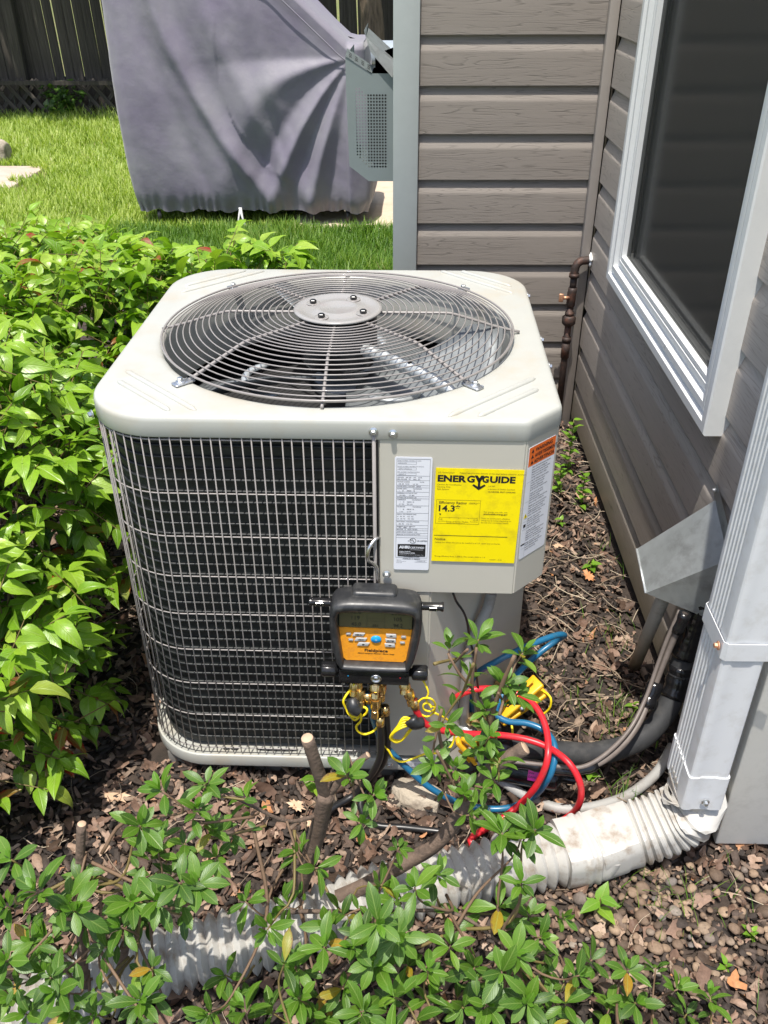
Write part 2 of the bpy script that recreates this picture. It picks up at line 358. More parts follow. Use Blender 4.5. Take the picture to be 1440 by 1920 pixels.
def tube(name, pts, r, n=10, closed=False, caps=True, smooth=True, sect=None):
    P = [Vector(p) for p in pts]; k = len(P)
    rr = [r]*k if isinstance(r, (int, float)) else list(r)
    T = []
    for i in range(k):
        a = P[i-1] if (i > 0 or closed) else P[i]; b = P[(i+1) % k] if (i < k-1 or closed) else P[i]
        t = (b-a); T.append(t.normalized() if t.length > 1e-9 else Vector((0, 0, 1)))
    u = T[0].orthogonal().normalized()
    if abs(T[0].z) < .9: u = (Vector((0, 0, 1))-T[0]*T[0].z).normalized()
    V = []; 
    for i in range(k):
        u = (u-T[i]*u.dot(T[i]));
        u = u.normalized() if u.length > 1e-6 else T[i].orthogonal().normalized()
        w = T[i].cross(u)
        for j in range(n):
            a = 2*math.pi*j/n
            s = 1 if sect is None else sect(a, i)
            V.append(P[i]+(u*math.cos(a)+w*math.sin(a))*rr[i]*s)
    F = []
    for i in range(k if closed else k-1):
        for j in range(n):
            a = i*n+j; b = i*n+(j+1) % n; c = ((i+1) % k)*n+(j+1) % n; d = ((i+1) % k)*n+j
            F.append((a, b, c, d))
    if caps and not closed: F.append(tuple(reversed(range(n)))); F.append(tuple(range((k-1)*n, k*n)))
    return mkmesh(name, V, F, smooth)
def prism(name, outline, z0, z1, cap=True, smooth=False):
    n = len(outline); V = [(x, y, z0) for x, y in outline]+[(x, y, z1) for x, y in outline]
    F = [(i, (i+1) % n, n+(i+1) % n, n+i) for i in range(n)]
    if cap: F += [tuple(reversed(range(n))), tuple(range(n, 2*n))]
    return mkmesh(name, V, F, smooth)
def lathe(name, prof, n=24, smooth=True):
    V = []; F = []
    for r, z in prof:
        for j in range(n): a = 2*math.pi*j/n; V.append((r*math.cos(a), r*math.sin(a), z))
    for i in range(len(prof)-1):
        for j in range(n): F.append((i*n+j, i*n+(j+1) % n, (i+1)*n+(j+1) % n, (i+1)*n+j))
    F.append(tuple(reversed(range(n)))); F.append(tuple(range((len(prof)-1)*n, len(prof)*n)))
    return mkmesh(name, V, F, smooth)
def aim(loc, d, roll=0):
    """matrix whose +Z points along d"""
    q = Vector(d).normalized().to_track_quat('Z', 'Y'); return Matrix.Translation(Vector(loc)) @ q.to_matrix().to_4x4() @ Matrix.Rotation(roll, 4, 'Z')
def autosmooth(me, ang=35):
    me.polygons.foreach_set('use_smooth', np.ones(len(me.polygons), dtype=bool))
    try: me.set_sharp_from_angle(angle=R(ang))
    except Exception: pass
    return me
def text(name, s, size, m, parent, mtx, bold=0, sx=1.0, align='LEFT', ext=0.0, shear=0):
    c = bpy.data.curves.new(name, 'FONT'); c.body = s; c.size = size; c.offset = bold; c.extrude = ext; c.align_x = align; c.shear = shear
    c.resolution_u = 3
    o = bpy.data.objects.new(name, c); col.objects.link(o)
    dg = bpy.context.evaluated_depsgraph_get(); me = bpy.data.meshes.new_from_object(o.evaluated_get(dg))
    bpy.data.objects.remove(o)
    if sx != 1.0:
        for v in me.vertices: v.co.x *= sx
    me.materials.clear()
    return put(name, me, m, parent, mtx)
# wall frame (the house is turned one degree against the unit)
WY = 0.0175; WO = Vector((1.046, 1.587, 0)); EX = Vector((math.cos(WY), math.sin(WY), 0)); EY = Vector((-math.sin(WY), math.cos(WY), 0))
WM = Matrix.Translation(WO) @ Matrix.Rotation(WY, 4, 'Z')
def WP(a, b, z): return WO+EX*a+EY*b+Vector((0, 0, z))
G = -.035
def gh(x, y): return G+.006*math.sin(x*9+1)*math.cos(y*8)+.004*math.sin(x*23)*math.sin(y*19)
def leaf_template(L, W, fold=.25, curl=.35, prof='ovate', nseg=6, twist=0, wave=0):
    V = []; UV = []; 
    for i in range(nseg+1):
        t = i/nseg
        if prof == 'ovate': w = math.sin(math.pi*min(1, t**.72))**.9*(1-.35*t)*1.15 if 0 < t < 1 else 0
        elif prof == 'obov': w = (math.sin(math.pi*t**1.18))**.8 if 0 < t < 1 else 0
        else: w = (1-t)**.6 if t < 1 else 0
        w = max(w, .03 if i in (0,) else .012)*W/2
        ang = curl*(t**1.3); y = L*t*math.cos(ang*.6); z = -L*.5*math.sin(ang)*t
        for s in (-1, 0, 1):
            zz = z+abs(s)*w*fold+(wave*W*math.sin(t*9+s)*abs(s))
            V.append((s*w*math.cos(twist*t)*(1-.1*fold), y, zz+s*w*math.sin(twist*t))); UV.append((.5+s*.5*max(.1, w/(W/2)), t))
    F = []
    for i in range(nseg):
        for s in (0, 1):
            a = i*3+s; F.append((a, a+1, a+4, a+3))
    return np.array(V), np.array(F), np.array(UV)
def frame(d, nrm):
    d = d.normalized(); x = d.cross(nrm)
    if x.length < 1e-5: x = d.orthogonal()
    x.normalize(); n = x.cross(d); return x, d, n
def batch(name, templ, Ms, tones, smooth=True):
    """templ: list of (V,F,UV); Ms: list of (idx, 4x4 numpy); one mesh"""
    VV = []; FF = []; UU = []; TT = []; off = 0
    byt = {}
    for (i, m4), t in zip(Ms, tones): byt.setdefault(i, []).append((m4, t))
    for i, lst in byt.items():
        V, F, UV = templ[i]; A = np.array([m for m, _ in lst]); t = np.array([q for _, q in lst])
        X = np.einsum('nij,kj->nki', A[:, :3, :3], V)+A[:, None, :3, 3]
        n = len(lst); k = len(V)
        VV.append(X.reshape(-1, 3)); FF.append((F[None]+(np.arange(n)*k)[:, None, None]+off).reshape(-1, F.shape[1]))
        UU.append(np.tile(UV, (n, 1))); TT.append(np.repeat(t, k)); off += n*k
    return mkmesh(name, np.concatenate(VV), np.concatenate(FF), smooth, np.concatenate(UU), np.concatenate(TT))
def m4(x, d, n, p, s=1.0):
    return np.array([[x.x*s, d.x*s, n.x*s, p.x], [x.y*s, d.y*s, n.y*s, p.y], [x.z*s, d.z*s, n.z*s, p.z], [0, 0, 0, 1.0]])
def structure(o): o['kind'] = 'structure'; return o
def stuff(o): o['kind'] = 'stuff'; return o
BLUE_HOSE=[(0.437,-0.060,0.270),(0.443,-0.062,0.240),(0.452,-0.055,0.185),(0.466,-0.045,0.129),(0.505,-0.050,0.077),(0.556,-0.060,0.028),(0.617,-0.062,-0.010),(0.686,-0.070,-0.010),(0.742,-0.053,-0.000),(0.768,-0.067,0.080),(0.779,-0.035,0.115),(0.767,0.002,0.120),(0.734,0.018,0.125),(0.694,0.018,0.130),(0.674,0.031,0.140),(0.688,0.050,0.170),(0.722,0.101,0.180),(0.764,0.143,0.190),(0.798,0.159,0.210),(0.807,0.144,0.235),(0.785,0.125,0.250),(0.726,0.091,0.250),(0.675,0.064,0.240),(0.639,0.080,0.192),(0.626,0.090,0.143),(0.634,0.100,0.076),(0.635,0.120,0.002)]
RED_HOSE=[(0.518,-0.060,0.257),(0.524,-0.062,0.230),(0.540,-0.060,0.199),(0.571,-0.050,0.173),(0.620,-0.035,0.150),(0.676,-0.020,0.133),(0.725,-0.021,0.125),(0.767,-0.038,0.122),(0.799,-0.074,0.122),(0.819,-0.094,0.090),(0.822,-0.095,0.040),(0.810,-0.080,-0.015),(0.763,-0.107,-0.020),(0.702,-0.136,-0.020),(0.648,-0.149,-0.020),(0.627,-0.147,-0.012),(0.631,-0.132,-0.010),(0.674,-0.102,-0.010),(0.719,-0.076,0.012),(0.746,-0.077,0.070),(0.761,-0.063,0.125),(0.763,-0.006,0.140),(0.746,0.041,0.150),(0.712,0.073,0.150),(0.664,0.062,0.170),(0.621,0.053,0.170),(0.593,0.060,0.136),(0.590,0.090,0.062),(0.603,0.120,-0.022)]
BLACK_HOSE=[(0.460,-0.068,0.221),(0.461,-0.068,0.174),(0.460,-0.066,0.124),(0.450,-0.064,0.086),(0.434,-0.055,0.043),(0.409,-0.046,-0.010),(0.370,-0.074,-0.015),(0.339,-0.112,-0.015),(0.326,-0.152,-0.015),(0.339,-0.201,-0.015),(0.370,-0.237,-0.015),(0.409,-0.266,-0.015)]
BLACK_HOSE2=[(0.468,-0.050,0.229),(0.472,-0.050,0.169),(0.471,-0.050,0.121),(0.464,-0.048,0.083),(0.450,-0.044,0.049),(0.434,-0.040,0.002),(0.421,-0.067,-0.015),(0.447,-0.104,-0.020),(0.507,-0.110,-0.020),(0.576,-0.117,-0.020)]
YCORD1=[(0.416,-0.060,0.291),(0.407,-0.060,0.274),(0.401,-0.066,0.268),(0.397,-0.070,0.258),(0.402,-0.070,0.240),(0.407,-0.075,0.233),(0.419,-0.075,0.227),(0.434,-0.075,0.234),(0.438,-0.075,0.247),(0.428,-0.070,0.248),(0.419,-0.070,0.241),(0.423,-0.078,0.231),(0.415,-0.070,0.215),(0.407,-0.070,0.230),(0.413,-0.070,0.241),(0.425,-0.080,0.244),(0.427,-0.075,0.220),(0.418,-0.070,0.199),(0.422,-0.070,0.186),(0.433,-0.068,0.178),(0.448,-0.066,0.184),(0.455,-0.060,0.190)]
YCORD2=[(0.462,-0.052,0.141),(0.474,-0.056,0.125),(0.484,-0.058,0.106),(0.499,-0.056,0.096),(0.520,-0.050,0.099),(0.544,-0.045,0.107),(0.572,-0.030,0.093),(0.589,-0.020,0.099),(0.595,-0.015,0.120),(0.592,-0.020,0.153),(0.576,-0.035,0.188),(0.556,-0.045,0.211)]
YCORD3=[(0.529,-0.045,0.296),(0.537,-0.055,0.290),(0.543,-0.060,0.275),(0.540,-0.060,0.258),(0.546,-0.060,0.245),(0.555,-0.060,0.240),(0.553,-0.055,0.221),(0.541,-0.060,0.217),(0.528,-0.060,0.227),(0.524,-0.060,0.244),(0.533,-0.060,0.260),(0.548,-0.065,0.265),(0.556,-0.060,0.245),(0.549,-0.060,0.230),(0.536,-0.060,0.235),(0.536,-0.060,0.247),(0.545,-0.060,0.250),(0.549,-0.066,0.244)]
YCORD4=[(0.521,-0.072,0.218),(0.502,-0.075,0.229),(0.491,-0.078,0.210),(0.478,-0.078,0.182),(0.491,-0.074,0.166),(0.509,-0.070,0.184),(0.520,-0.072,0.215),(0.500,-0.077,0.225),(0.489,-0.078,0.204),(0.480,-0.076,0.178),(0.493,-0.074,0.167),(0.509,-0.070,0.185),(0.519,-0.072,0.213),(0.499,-0.079,0.220),(0.486,-0.078,0.198),(0.481,-0.074,0.175),(0.495,-0.074,0.169),(0.509,-0.070,0.186),(0.518,-0.072,0.211),(0.497,-0.081,0.215),(0.483,-0.078,0.192),(0.482,-0.072,0.171),(0.497,-0.074,0.170),(0.509,-0.070,0.188),(0.517,-0.072,0.209),(0.495,-0.083,0.210),(0.480,-0.078,0.186),(0.483,-0.070,0.168),(0.498,-0.074,0.172),(0.509,-0.070,0.189)]
YCORD5=[(0.760,0.093,0.130),(0.770,0.088,0.140),(0.781,0.072,0.140),(0.782,0.068,0.120),(0.774,0.071,0.100),(0.761,0.074,0.090)]
YCORD6=[(0.697,0.051,0.120),(0.706,0.043,0.100),(0.708,0.024,0.090),(0.701,0.006,0.080),(0.687,0.006,0.070),(0.672,0.012,0.070)]
CONDUIT=[(0.656,0.100,0.369),(0.650,0.090,0.342),(0.637,0.080,0.312),(0.625,0.070,0.276),(0.618,0.060,0.233),(0.616,0.060,0.172),(0.617,0.070,0.106),(0.625,0.080,0.029),(0.639,0.006,0.050),(0.674,-0.007,0.015),(0.709,-0.027,0.000),(0.749,-0.046,-0.012),(0.792,-0.063,-0.012),(0.837,-0.063,-0.012),(0.884,-0.051,-0.012),(0.934,-0.027,-0.012),(0.996,0.026,-0.012),(1.041,0.090,-0.005)]
SUCTION=[(0.648,-0.019,0.100),(0.690,-0.004,0.085),(0.748,0.009,0.070),(0.810,0.012,0.055),(0.874,0.023,0.045),(0.932,0.039,0.050),(0.980,0.060,0.070),(1.012,0.088,0.100),(1.030,0.113,0.140),(1.038,0.131,0.200),(1.047,0.143,0.270),(1.055,0.149,0.330)]
LIQUID=[(0.678,-0.035,0.090),(0.725,-0.048,0.090),(0.779,-0.054,0.085),(0.817,-0.056,0.085),(0.863,-0.041,0.090),(0.906,-0.010,0.100),(0.940,0.025,0.120),(0.966,0.065,0.150),(0.986,0.093,0.200),(1.002,0.108,0.260),(1.015,0.113,0.320)]
WIRE=[(0.671,-0.049,0.100),(0.777,-0.056,0.095),(0.826,-0.057,0.095),(0.872,-0.034,0.105),(0.921,0.009,0.125),(0.955,0.055,0.160),(0.976,0.089,0.210),(0.990,0.107,0.260),(1.007,0.121,0.320)]
TSTAT=[(0.582,0.020,0.429),(0.589,0.030,0.403),(0.601,0.030,0.383),(0.610,0.040,0.351),(0.617,0.050,0.306),(0.627,0.050,0.262),(0.635,0.050,0.209),(0.645,0.060,0.145)]
DRIER=[(0.653,-0.002,0.035),(0.795,-0.031,0.035)]
CLAMP1=[(0.683,0.049,0.100),(0.766,0.096,0.150)]
CLAMP2=[(0.606,0.000,0.101),(0.643,0.000,0.050)]
PVC=[(1.000,0.196,0.298),(1.018,0.345,-0.035)]
ELBOW=[(1.007,-0.136,0.098),(0.984,-0.138,0.066),(0.942,-0.144,0.042),(0.892,-0.151,0.026),(0.837,-0.167,0.016),(0.779,-0.181,0.014)]
FLEX=[(0.837,-0.167,0.016),(0.779,-0.181,0.014),(0.712,-0.197,0.012),(0.637,-0.219,0.010),(0.563,-0.240,0.010),(0.482,-0.266,0.010),(0.404,-0.297,0.010),(0.328,-0.331,0.010),(0.245,-0.359,0.010),(0.165,-0.384,0.010),(0.087,-0.412,0.010),(0.013,-0.444,0.010),(-0.056,-0.478,0.010),(-0.128,-0.519,0.010)]
TRUNK1=[(0.310,-0.255,-0.060),(0.341,-0.296,0.083),(0.368,-0.300,0.185),(0.386,-0.308,0.283),(0.392,-0.312,0.314)]
STUB1=[(0.390,-0.307,0.303),(0.382,-0.319,0.377),(0.372,-0.325,0.443)]
STUB2=[(0.393,-0.306,0.305),(0.411,-0.308,0.337),(0.431,-0.310,0.370),(0.454,-0.307,0.393)]
TRUNK2=[(0.298,-0.271,-0.060),(0.386,-0.295,0.027),(0.474,-0.286,0.090),(0.558,-0.281,0.168),(0.605,-0.269,0.256),(0.638,-0.262,0.321),(0.682,-0.258,0.362)]
TRUNK3=[(0.012,-0.460,-0.060),(0.041,-0.456,0.111),(0.065,-0.437,0.287),(0.081,-0.425,0.379)]
TRUNK4=[(0.047,-0.439,-0.050),(0.096,-0.434,0.105),(0.130,-0.434,0.213)]
BR1=[(0.379,-0.303,0.255),(0.338,-0.342,0.289),(0.293,-0.364,0.349),(0.245,-0.366,0.388)]
BR2=[(0.638,-0.262,0.321),(0.625,-0.265,0.391),(0.635,-0.268,0.479),(0.651,-0.269,0.550)]
BR3=[(0.598,-0.276,0.265),(0.569,-0.285,0.345),(0.553,-0.285,0.421),(0.556,-0.283,0.461)]
BR4=[(0.616,-0.260,0.418),(0.598,-0.265,0.485),(0.600,-0.265,0.559)]
BR5=[(0.598,-0.265,0.485),(0.578,-0.270,0.517),(0.562,-0.263,0.546)]
BR6=[(0.228,-0.285,-0.041),(0.342,-0.347,0.077),(0.463,-0.391,0.150),(0.579,-0.405,0.176),(0.655,-0.441,0.152)]
WHORLS_LEFT=[(0.167,-0.440,0.399),(0.197,-0.424,0.448),(0.185,-0.447,0.357),(0.004,-0.475,0.370),(0.060,-0.528,0.386),(0.078,-0.501,0.327),(0.069,-0.438,0.273),(0.004,-0.496,0.221),(0.026,-0.520,0.193),(0.096,-0.525,0.343),(0.140,-0.505,0.277),(0.167,-0.511,0.343),(0.203,-0.519,0.360),(0.254,-0.513,0.385),(0.182,-0.583,0.249),(-0.030,-0.527,0.138),(0.022,-0.490,0.221),(-0.002,-0.548,0.138),(0.059,-0.545,0.142),(0.015,-0.564,0.294),(0.071,-0.573,0.243),(0.103,-0.560,0.167),(-0.026,-0.478,0.271)]
WHORLS_CENTRE=[(0.239,-0.376,0.406),(0.274,-0.321,0.312),(0.243,-0.436,0.429),(0.253,-0.415,0.364),(0.254,-0.433,0.324),(0.287,-0.436,0.236),(0.425,-0.336,0.384),(0.448,-0.361,0.314),(0.465,-0.364,0.378),(0.476,-0.375,0.193),(0.353,-0.361,0.247),(0.387,-0.403,0.269),(0.324,-0.475,0.234),(0.333,-0.400,0.170),(0.254,-0.559,0.175),(0.609,-0.196,0.514),(0.567,-0.204,0.507),(0.670,-0.221,0.512),(0.594,-0.244,0.491),(0.664,-0.248,0.460),(0.618,-0.269,0.449),(0.563,-0.295,0.442),(0.547,-0.318,0.391),(0.578,-0.299,0.362),(0.636,-0.323,0.406),(0.629,-0.337,0.385),(0.610,-0.290,0.394),(0.624,-0.296,0.423),(0.591,-0.329,0.343),(0.601,-0.349,0.323),(0.644,-0.253,0.483)]
WHORLS_RIGHT=[(0.245,-0.449,0.073),(0.298,-0.543,0.161),(0.360,-0.491,0.175),(0.369,-0.532,0.172),(0.399,-0.439,0.187),(0.401,-0.487,0.218),(0.438,-0.478,0.206),(0.423,-0.476,0.095),(0.469,-0.491,0.195),(0.323,-0.513,0.099),(0.381,-0.484,0.039),(0.457,-0.547,0.173),(0.497,-0.539,0.195),(0.522,-0.444,0.291),(0.499,-0.403,0.197),(0.557,-0.395,0.252),(0.642,-0.376,0.321),(0.670,-0.373,0.307),(0.687,-0.377,0.329),(0.573,-0.463,0.191),(0.661,-0.454,0.323),(0.644,-0.409,0.200),(0.691,-0.395,0.161),(0.745,-0.389,0.148),(0.704,-0.427,0.158),(0.715,-0.436,0.076),(0.637,-0.521,0.228),(0.543,-0.518,0.158),(0.618,-0.434,0.083),(0.841,-0.423,0.076),(0.963,-0.441,0.042),(0.915,-0.436,0.052),(0.512,-0.465,0.144),(0.477,-0.449,0.113),(0.624,-0.520,0.147),(0.674,-0.526,0.167),(0.732,-0.502,0.126),(0.814,-0.455,0.029),(0.749,-0.486,0.167),(0.598,-0.466,0.036),(0.501,-0.471,0.220),(0.476,-0.493,0.284),(0.541,-0.520,0.227),(0.658,-0.493,0.226),(0.719,-0.481,0.058),(0.854,-0.449,0.035)]
# ---------------------------------------------------------------- ground, lawn, patio
def sheet(name, xs, ys, hf, m):
    X, Y = np.meshgrid(xs, ys); V = np.stack([X, Y, np.vectorize(hf)(X, Y)], -1).reshape(-1, 3)
    nx, ny = len(xs), len(ys); i = np.arange(nx-1)[None]+np.arange(ny-1)[:, None]*nx; i = i.ravel()
    F = np.stack([i, i+1, i+nx+1, i+nx], -1)
    return structure(put(name, mkmesh(name, V, F, True), m))
sheet('ground', np.linspace(-2.2, 2.6, 97), np.linspace(-2.2, 3.1, 107), gh, 'soil')
sheet('lawn', np.linspace(-9, 4, 60), np.linspace(3.05, 14, 60), lambda x, y: G-.004+.01*math.sin(x*2)*math.cos(y*1.7), 'lawn_soil')
structure(put('far_ground', mkmesh('far_ground', [(-150, -150, -.09), (150, -150, -.09), (150, 150, -.09), (-150, 150, -.09)], [(0, 1, 2, 3)]), 'lawn_soil'))
structure(put('patio', box('patio', -.25, 3.2, 3.98, 5.35, -.12, G+.012, .006), 'patio'))
structure(put('path', box('path', -4.2, -2.3, 5.05, 5.75, -.12, G+.012, .006), 'path'))

# ---------------------------------------------------------------- house
house = thing('house', 'taupe vinyl sided house wing with a grey corner post and a dark screened window', 'house', tuple(WP(0, 0, 0)))
def hput(name, me, m): return put(name, me, m, house, Matrix.Rotation(WY, 4, 'Z'))
CE = .12708
PROF = [(-.0125, CE+.008), (-.0118, CE-.002), (-.0114, CE-.010), (-.0104, CE-.014), (-.0062, CE-.025), (-.0021, CE-.0355), (-.0012, CE-.0385), (-.0008, CE-.043), (-.0004, .02), (0, .002), (-.0006, 0), (-.003, -.0004), (-.0128, .0012)]
def course(along, l0, l1):
    """siding course along the back wall (faces -b) or the right wall (faces -a)"""
    V = []
    K = max(2, int((l1-l0)/.12)+1)
    for k in range(K):
        l = l0+(l1-l0)*k/(K-1)
        for e, z in PROF:
            V.append((l, -e, z) if along == 'a' else (-e, l, z))
    n = len(PROF); F = []
    for k in range(K-1):
        for j in range(n-1):
            a = k*n+j; F.append((a, a+1, a+n+1, a+n) if along == 'b' else (a, a+n, a+n+1, a+1))
    F.append(tuple(range(n))); F.append(tuple(range((K-1)*n, K*n)))
    return autosmooth(mkmesh('siding_panel', V, F), 14)
Z0 = 0.00577
long_back = course('a', -.537, -.029); right_full = course('b', -1.672, -.022); right_a = course('b', -.402, -.022); right_b = course('b', -1.672, -1.312)
rot = Matrix.Rotation(WY, 4, 'Z')
for i in range(-1, 20):
    z = Z0+i*CE
    if z > -.13: put('siding_panel', long_back, 'siding_low' if i < 1 else 'siding', house, rot @ Matrix.Translation((0, 0, z)))
    if i >= 0:
        if 5 <= i <= 12:
            put('siding_panel', right_a, 'siding', house, rot @ Matrix.Translation((0, 0, z)))
            put('siding_panel', right_b, 'siding', house, rot @ Matrix.Translation((0, 0, z)))
        else:
            put('siding_panel', right_full, 'siding', house, rot @ Matrix.Translation((0, 0, z)))
zt = Z0+20*CE+.01
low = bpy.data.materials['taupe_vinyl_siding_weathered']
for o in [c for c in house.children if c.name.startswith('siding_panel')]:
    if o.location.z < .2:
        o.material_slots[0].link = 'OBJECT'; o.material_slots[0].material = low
# sheathing behind the siding, one body with a window opening
for nm, b in (('wall', (-.60, .10, .020, .14, -.20, zt)), ):
    hput(nm, box(nm, *b), 'found')
bmw = bmesh.new()
for b in ((.020, .14, -1.688, -.0, -.14, .665), (.020, .14, -.425, -.0, .665, zt), (.020, .14, -1.688, -1.28, .665, zt), (.020, .14, -1.28, -.425, 1.72, zt)):
    t = box_bm(*b); me_ = bpy.data.meshes.new('t'); t.to_mesh(me_); t.free(); bmw.from_mesh(me_); bpy.data.meshes.remove(me_)
hput('wall', bm_mesh('wall', bmw), 'found')
hput('wall', box('wall', .142, 2.4, -1.69, -1.60, -.14, zt), 'found')
hput('foundation', box('foundation', .03, .16, -1.68, 0, -.3, .004), 'found')
hput('foundation', box('foundation', -.58, .03, .03, .16, -.3, -.118), 'found')
hput('floor', box('floor', .15, 2.4, -1.59, .1, -.12, -.1), 'inner'); hput('ceiling', box('ceiling', .15, 2.4, -1.59, .1, 2.3, 2.32), 'inner')
hput('roof', box('roof', .03, 2.4, -1.69, .018, zt+.002, zt+.05), 'found'); hput('roof', box('roof', -.60, 2.4, .02, 3.0, zt+.002, zt+.05), 'found')
hput('wall', box('wall', 1.6, 1.7, -1.59, .1, -.1, zt-.01), 'inner')
hput('wall', box('wall', -.598, -.50, .145, 3.0, -.14, zt-.001), 'post')
# corner trims
cp = hput('corner_post', box('corner_post', -.6096, -.5365, -.012, .018, -.16, zt, .0015), 'post'); cp['label'] = 'grey painted outside corner post'
hput('corner_trim', box('corner_trim', -.0285, -.002, -.0225, .016, -.05, zt, .0015), 'trim')
put('corner_trim', box('corner_trim', -.003, .019, -1.6925, -1.673, -.02, zt, .0015), 'board', house, rot)
bd = put('corner_board', box('corner_board', -.006, .100, -1.713, -1.6935, -.022, zt, .003), 'board', house, rot); bd['label'] = 'pale beige board at the near house corner'
course_front = course('a', .102, 1.2)
for i in range(0, 6):
    put('siding_panel', course_front, 'siding', house, rot @ Matrix.Translation((0, -1.704, Z0+.03+i*CE)))
# window: casing of four mitred bars, each with stepped profile
win = put('window', box('window', -.008, .03, -1.285, -.42, .668, .676), 'winframe', house, rot)
def bar(name, b0, b1, z0, z1, prof, side, parent=win, m='winframe'):
    """mitred frame bar; prof: list of (inset from the outer edge, projection out of the wall)"""
    n = len(prof); V = []
    for end in (0, 1):
        for w, e in prof:
            if side == 'bottom': V.append((-e, (b0+w) if end == 0 else (b1-w), z0+w))
            elif side == 'top': V.append((-e, (b0+w) if end == 0 else (b1-w), z1-w))
            elif side == 'far': V.append((-e, b1-w, (z0+w) if end == 0 else (z1-w)))
            else: V.append((-e, b0+w, (z0+w) if end == 0 else (z1-w)))
    F = [(j, j+1, n+j+1, n+j) for j in range(n-1)]
    return put(name, mkmesh(name, V, F), m, parent)
PB = [(0, -.018), (0, .030), (.003, .033), (.020, .033), (.0225, .022), (.034, .022), (.036, .0285), (.047, .0285), (.049, .015), (.061, .013), (.063, .020), (.070, .020), (.072, -.004), (.078, -.004)]
for s in ('bottom', 'top', 'far', 'near'):
    bar('frame', -1.312, -.400, .602, 1.80, PB, s)
PS = [(0, .016), (.001, .0185), (.010, .0185), (.011, .002)]
for s in ('bottom', 'top', 'far', 'near'):
    bar('screen_frame', -1.24, -.472, .674, 1.72, PS, s)
put('screen', mkmesh('screen', [(-.006, -1.235, .68), (-.006, -.478, .68), (-.006, -.478, 1.72), (-.006, -1.235, 1.72)], [(0, 1, 2, 3)]), 'screen', win)
put('pane', mkmesh('pane', [(.012, -1.235, .676), (.012, -.478, .676), (.012, -.478, 1.72), (.012, -1.235, 1.72)], [(0, 1, 2, 3)]), 'glass', win)
M['muntin'] = mat('grey_muntin', (.30, .31, .31), .5)
for i in range(1, 4): put('muntin', box('muntin', .018, .023, -1.235+i*.19-.006, -1.235+i*.19+.006, .676, 1.70), 'muntin', win)
for z in (.96, 1.24, 1.50): put('muntin', box('muntin', .0235, .028, -1.235, -.478, z-.006, z+.006), 'muntin', win)
put('sash', box('sash', .016, .04, -1.235, -.478, .682, .715, .002), 'muntin', win)
put('sash', box('sash', .016, .04, -.515, -.480, .716, 1.70, .002), 'muntin', win)

# ---------------------------------------------------------------- fence
fen = thing('picket_fence', 'tall weathered wooden board fence in deep shade behind the lawn', 'fence', (-3, 8.25, G))
def rbox(name, w, d, h, bev=0): return box(name, -w/2, w/2, -d/2, d/2, 0, h, bev, 1)
pk = [rbox('picket', w, .018, 1.95, .002) for w in (.088, .092, .084)]
x = -6.3; i = 0
while x < 2.6:
    w = (.088, .092, .084)[i % 3]
    gap = random.choice([.002, .004, .006, .012])
    o = put('picket', pk[i % 3], 'fence', fen, Matrix.Translation((x+3, random.uniform(-.006, .006), random.uniform(-.02, .02))) @ Euler((R(random.uniform(-.4, .4)), R(-1.2+random.uniform(-.5, .5)), 0)).to_matrix().to_4x4())
    x += w+gap; i += 1
for z in (.25, 1.0, 1.7): put('rail', box('rail', -3.4, 5.6, .02, .06, z, z+.09), 'fence', fen)
for px in (-3.35, -.9, 1.4): put('post', box('post', px+3-.05, px+3+.05, -.12, -.02, 0, 2.0, .004), 'fence', fen)
lat = thing('lattice_panel', 'dark broken wooden lattice leaning along the foot of the fence', 'lattice', (-2.6, 8.05, G))
for k in range(22):
    xx = -1.6+k*.14
    for s in (-1, 1):
        put('lath', box('lath', -.018, .018, -.004, .004, 0, .46, .001), 'fence', lat, Matrix.Translation((xx, .01*s, 0)) @ Matrix.Rotation(R(-12), 4, 'X') @ Matrix.Rotation(R(42*s), 4, 'Y'))
put('top_rail', box('top_rail', -1.7, 1.6, -.06, -.02, .30, .335), 'fence', lat, Matrix.Rotation(0, 4, 'X'))

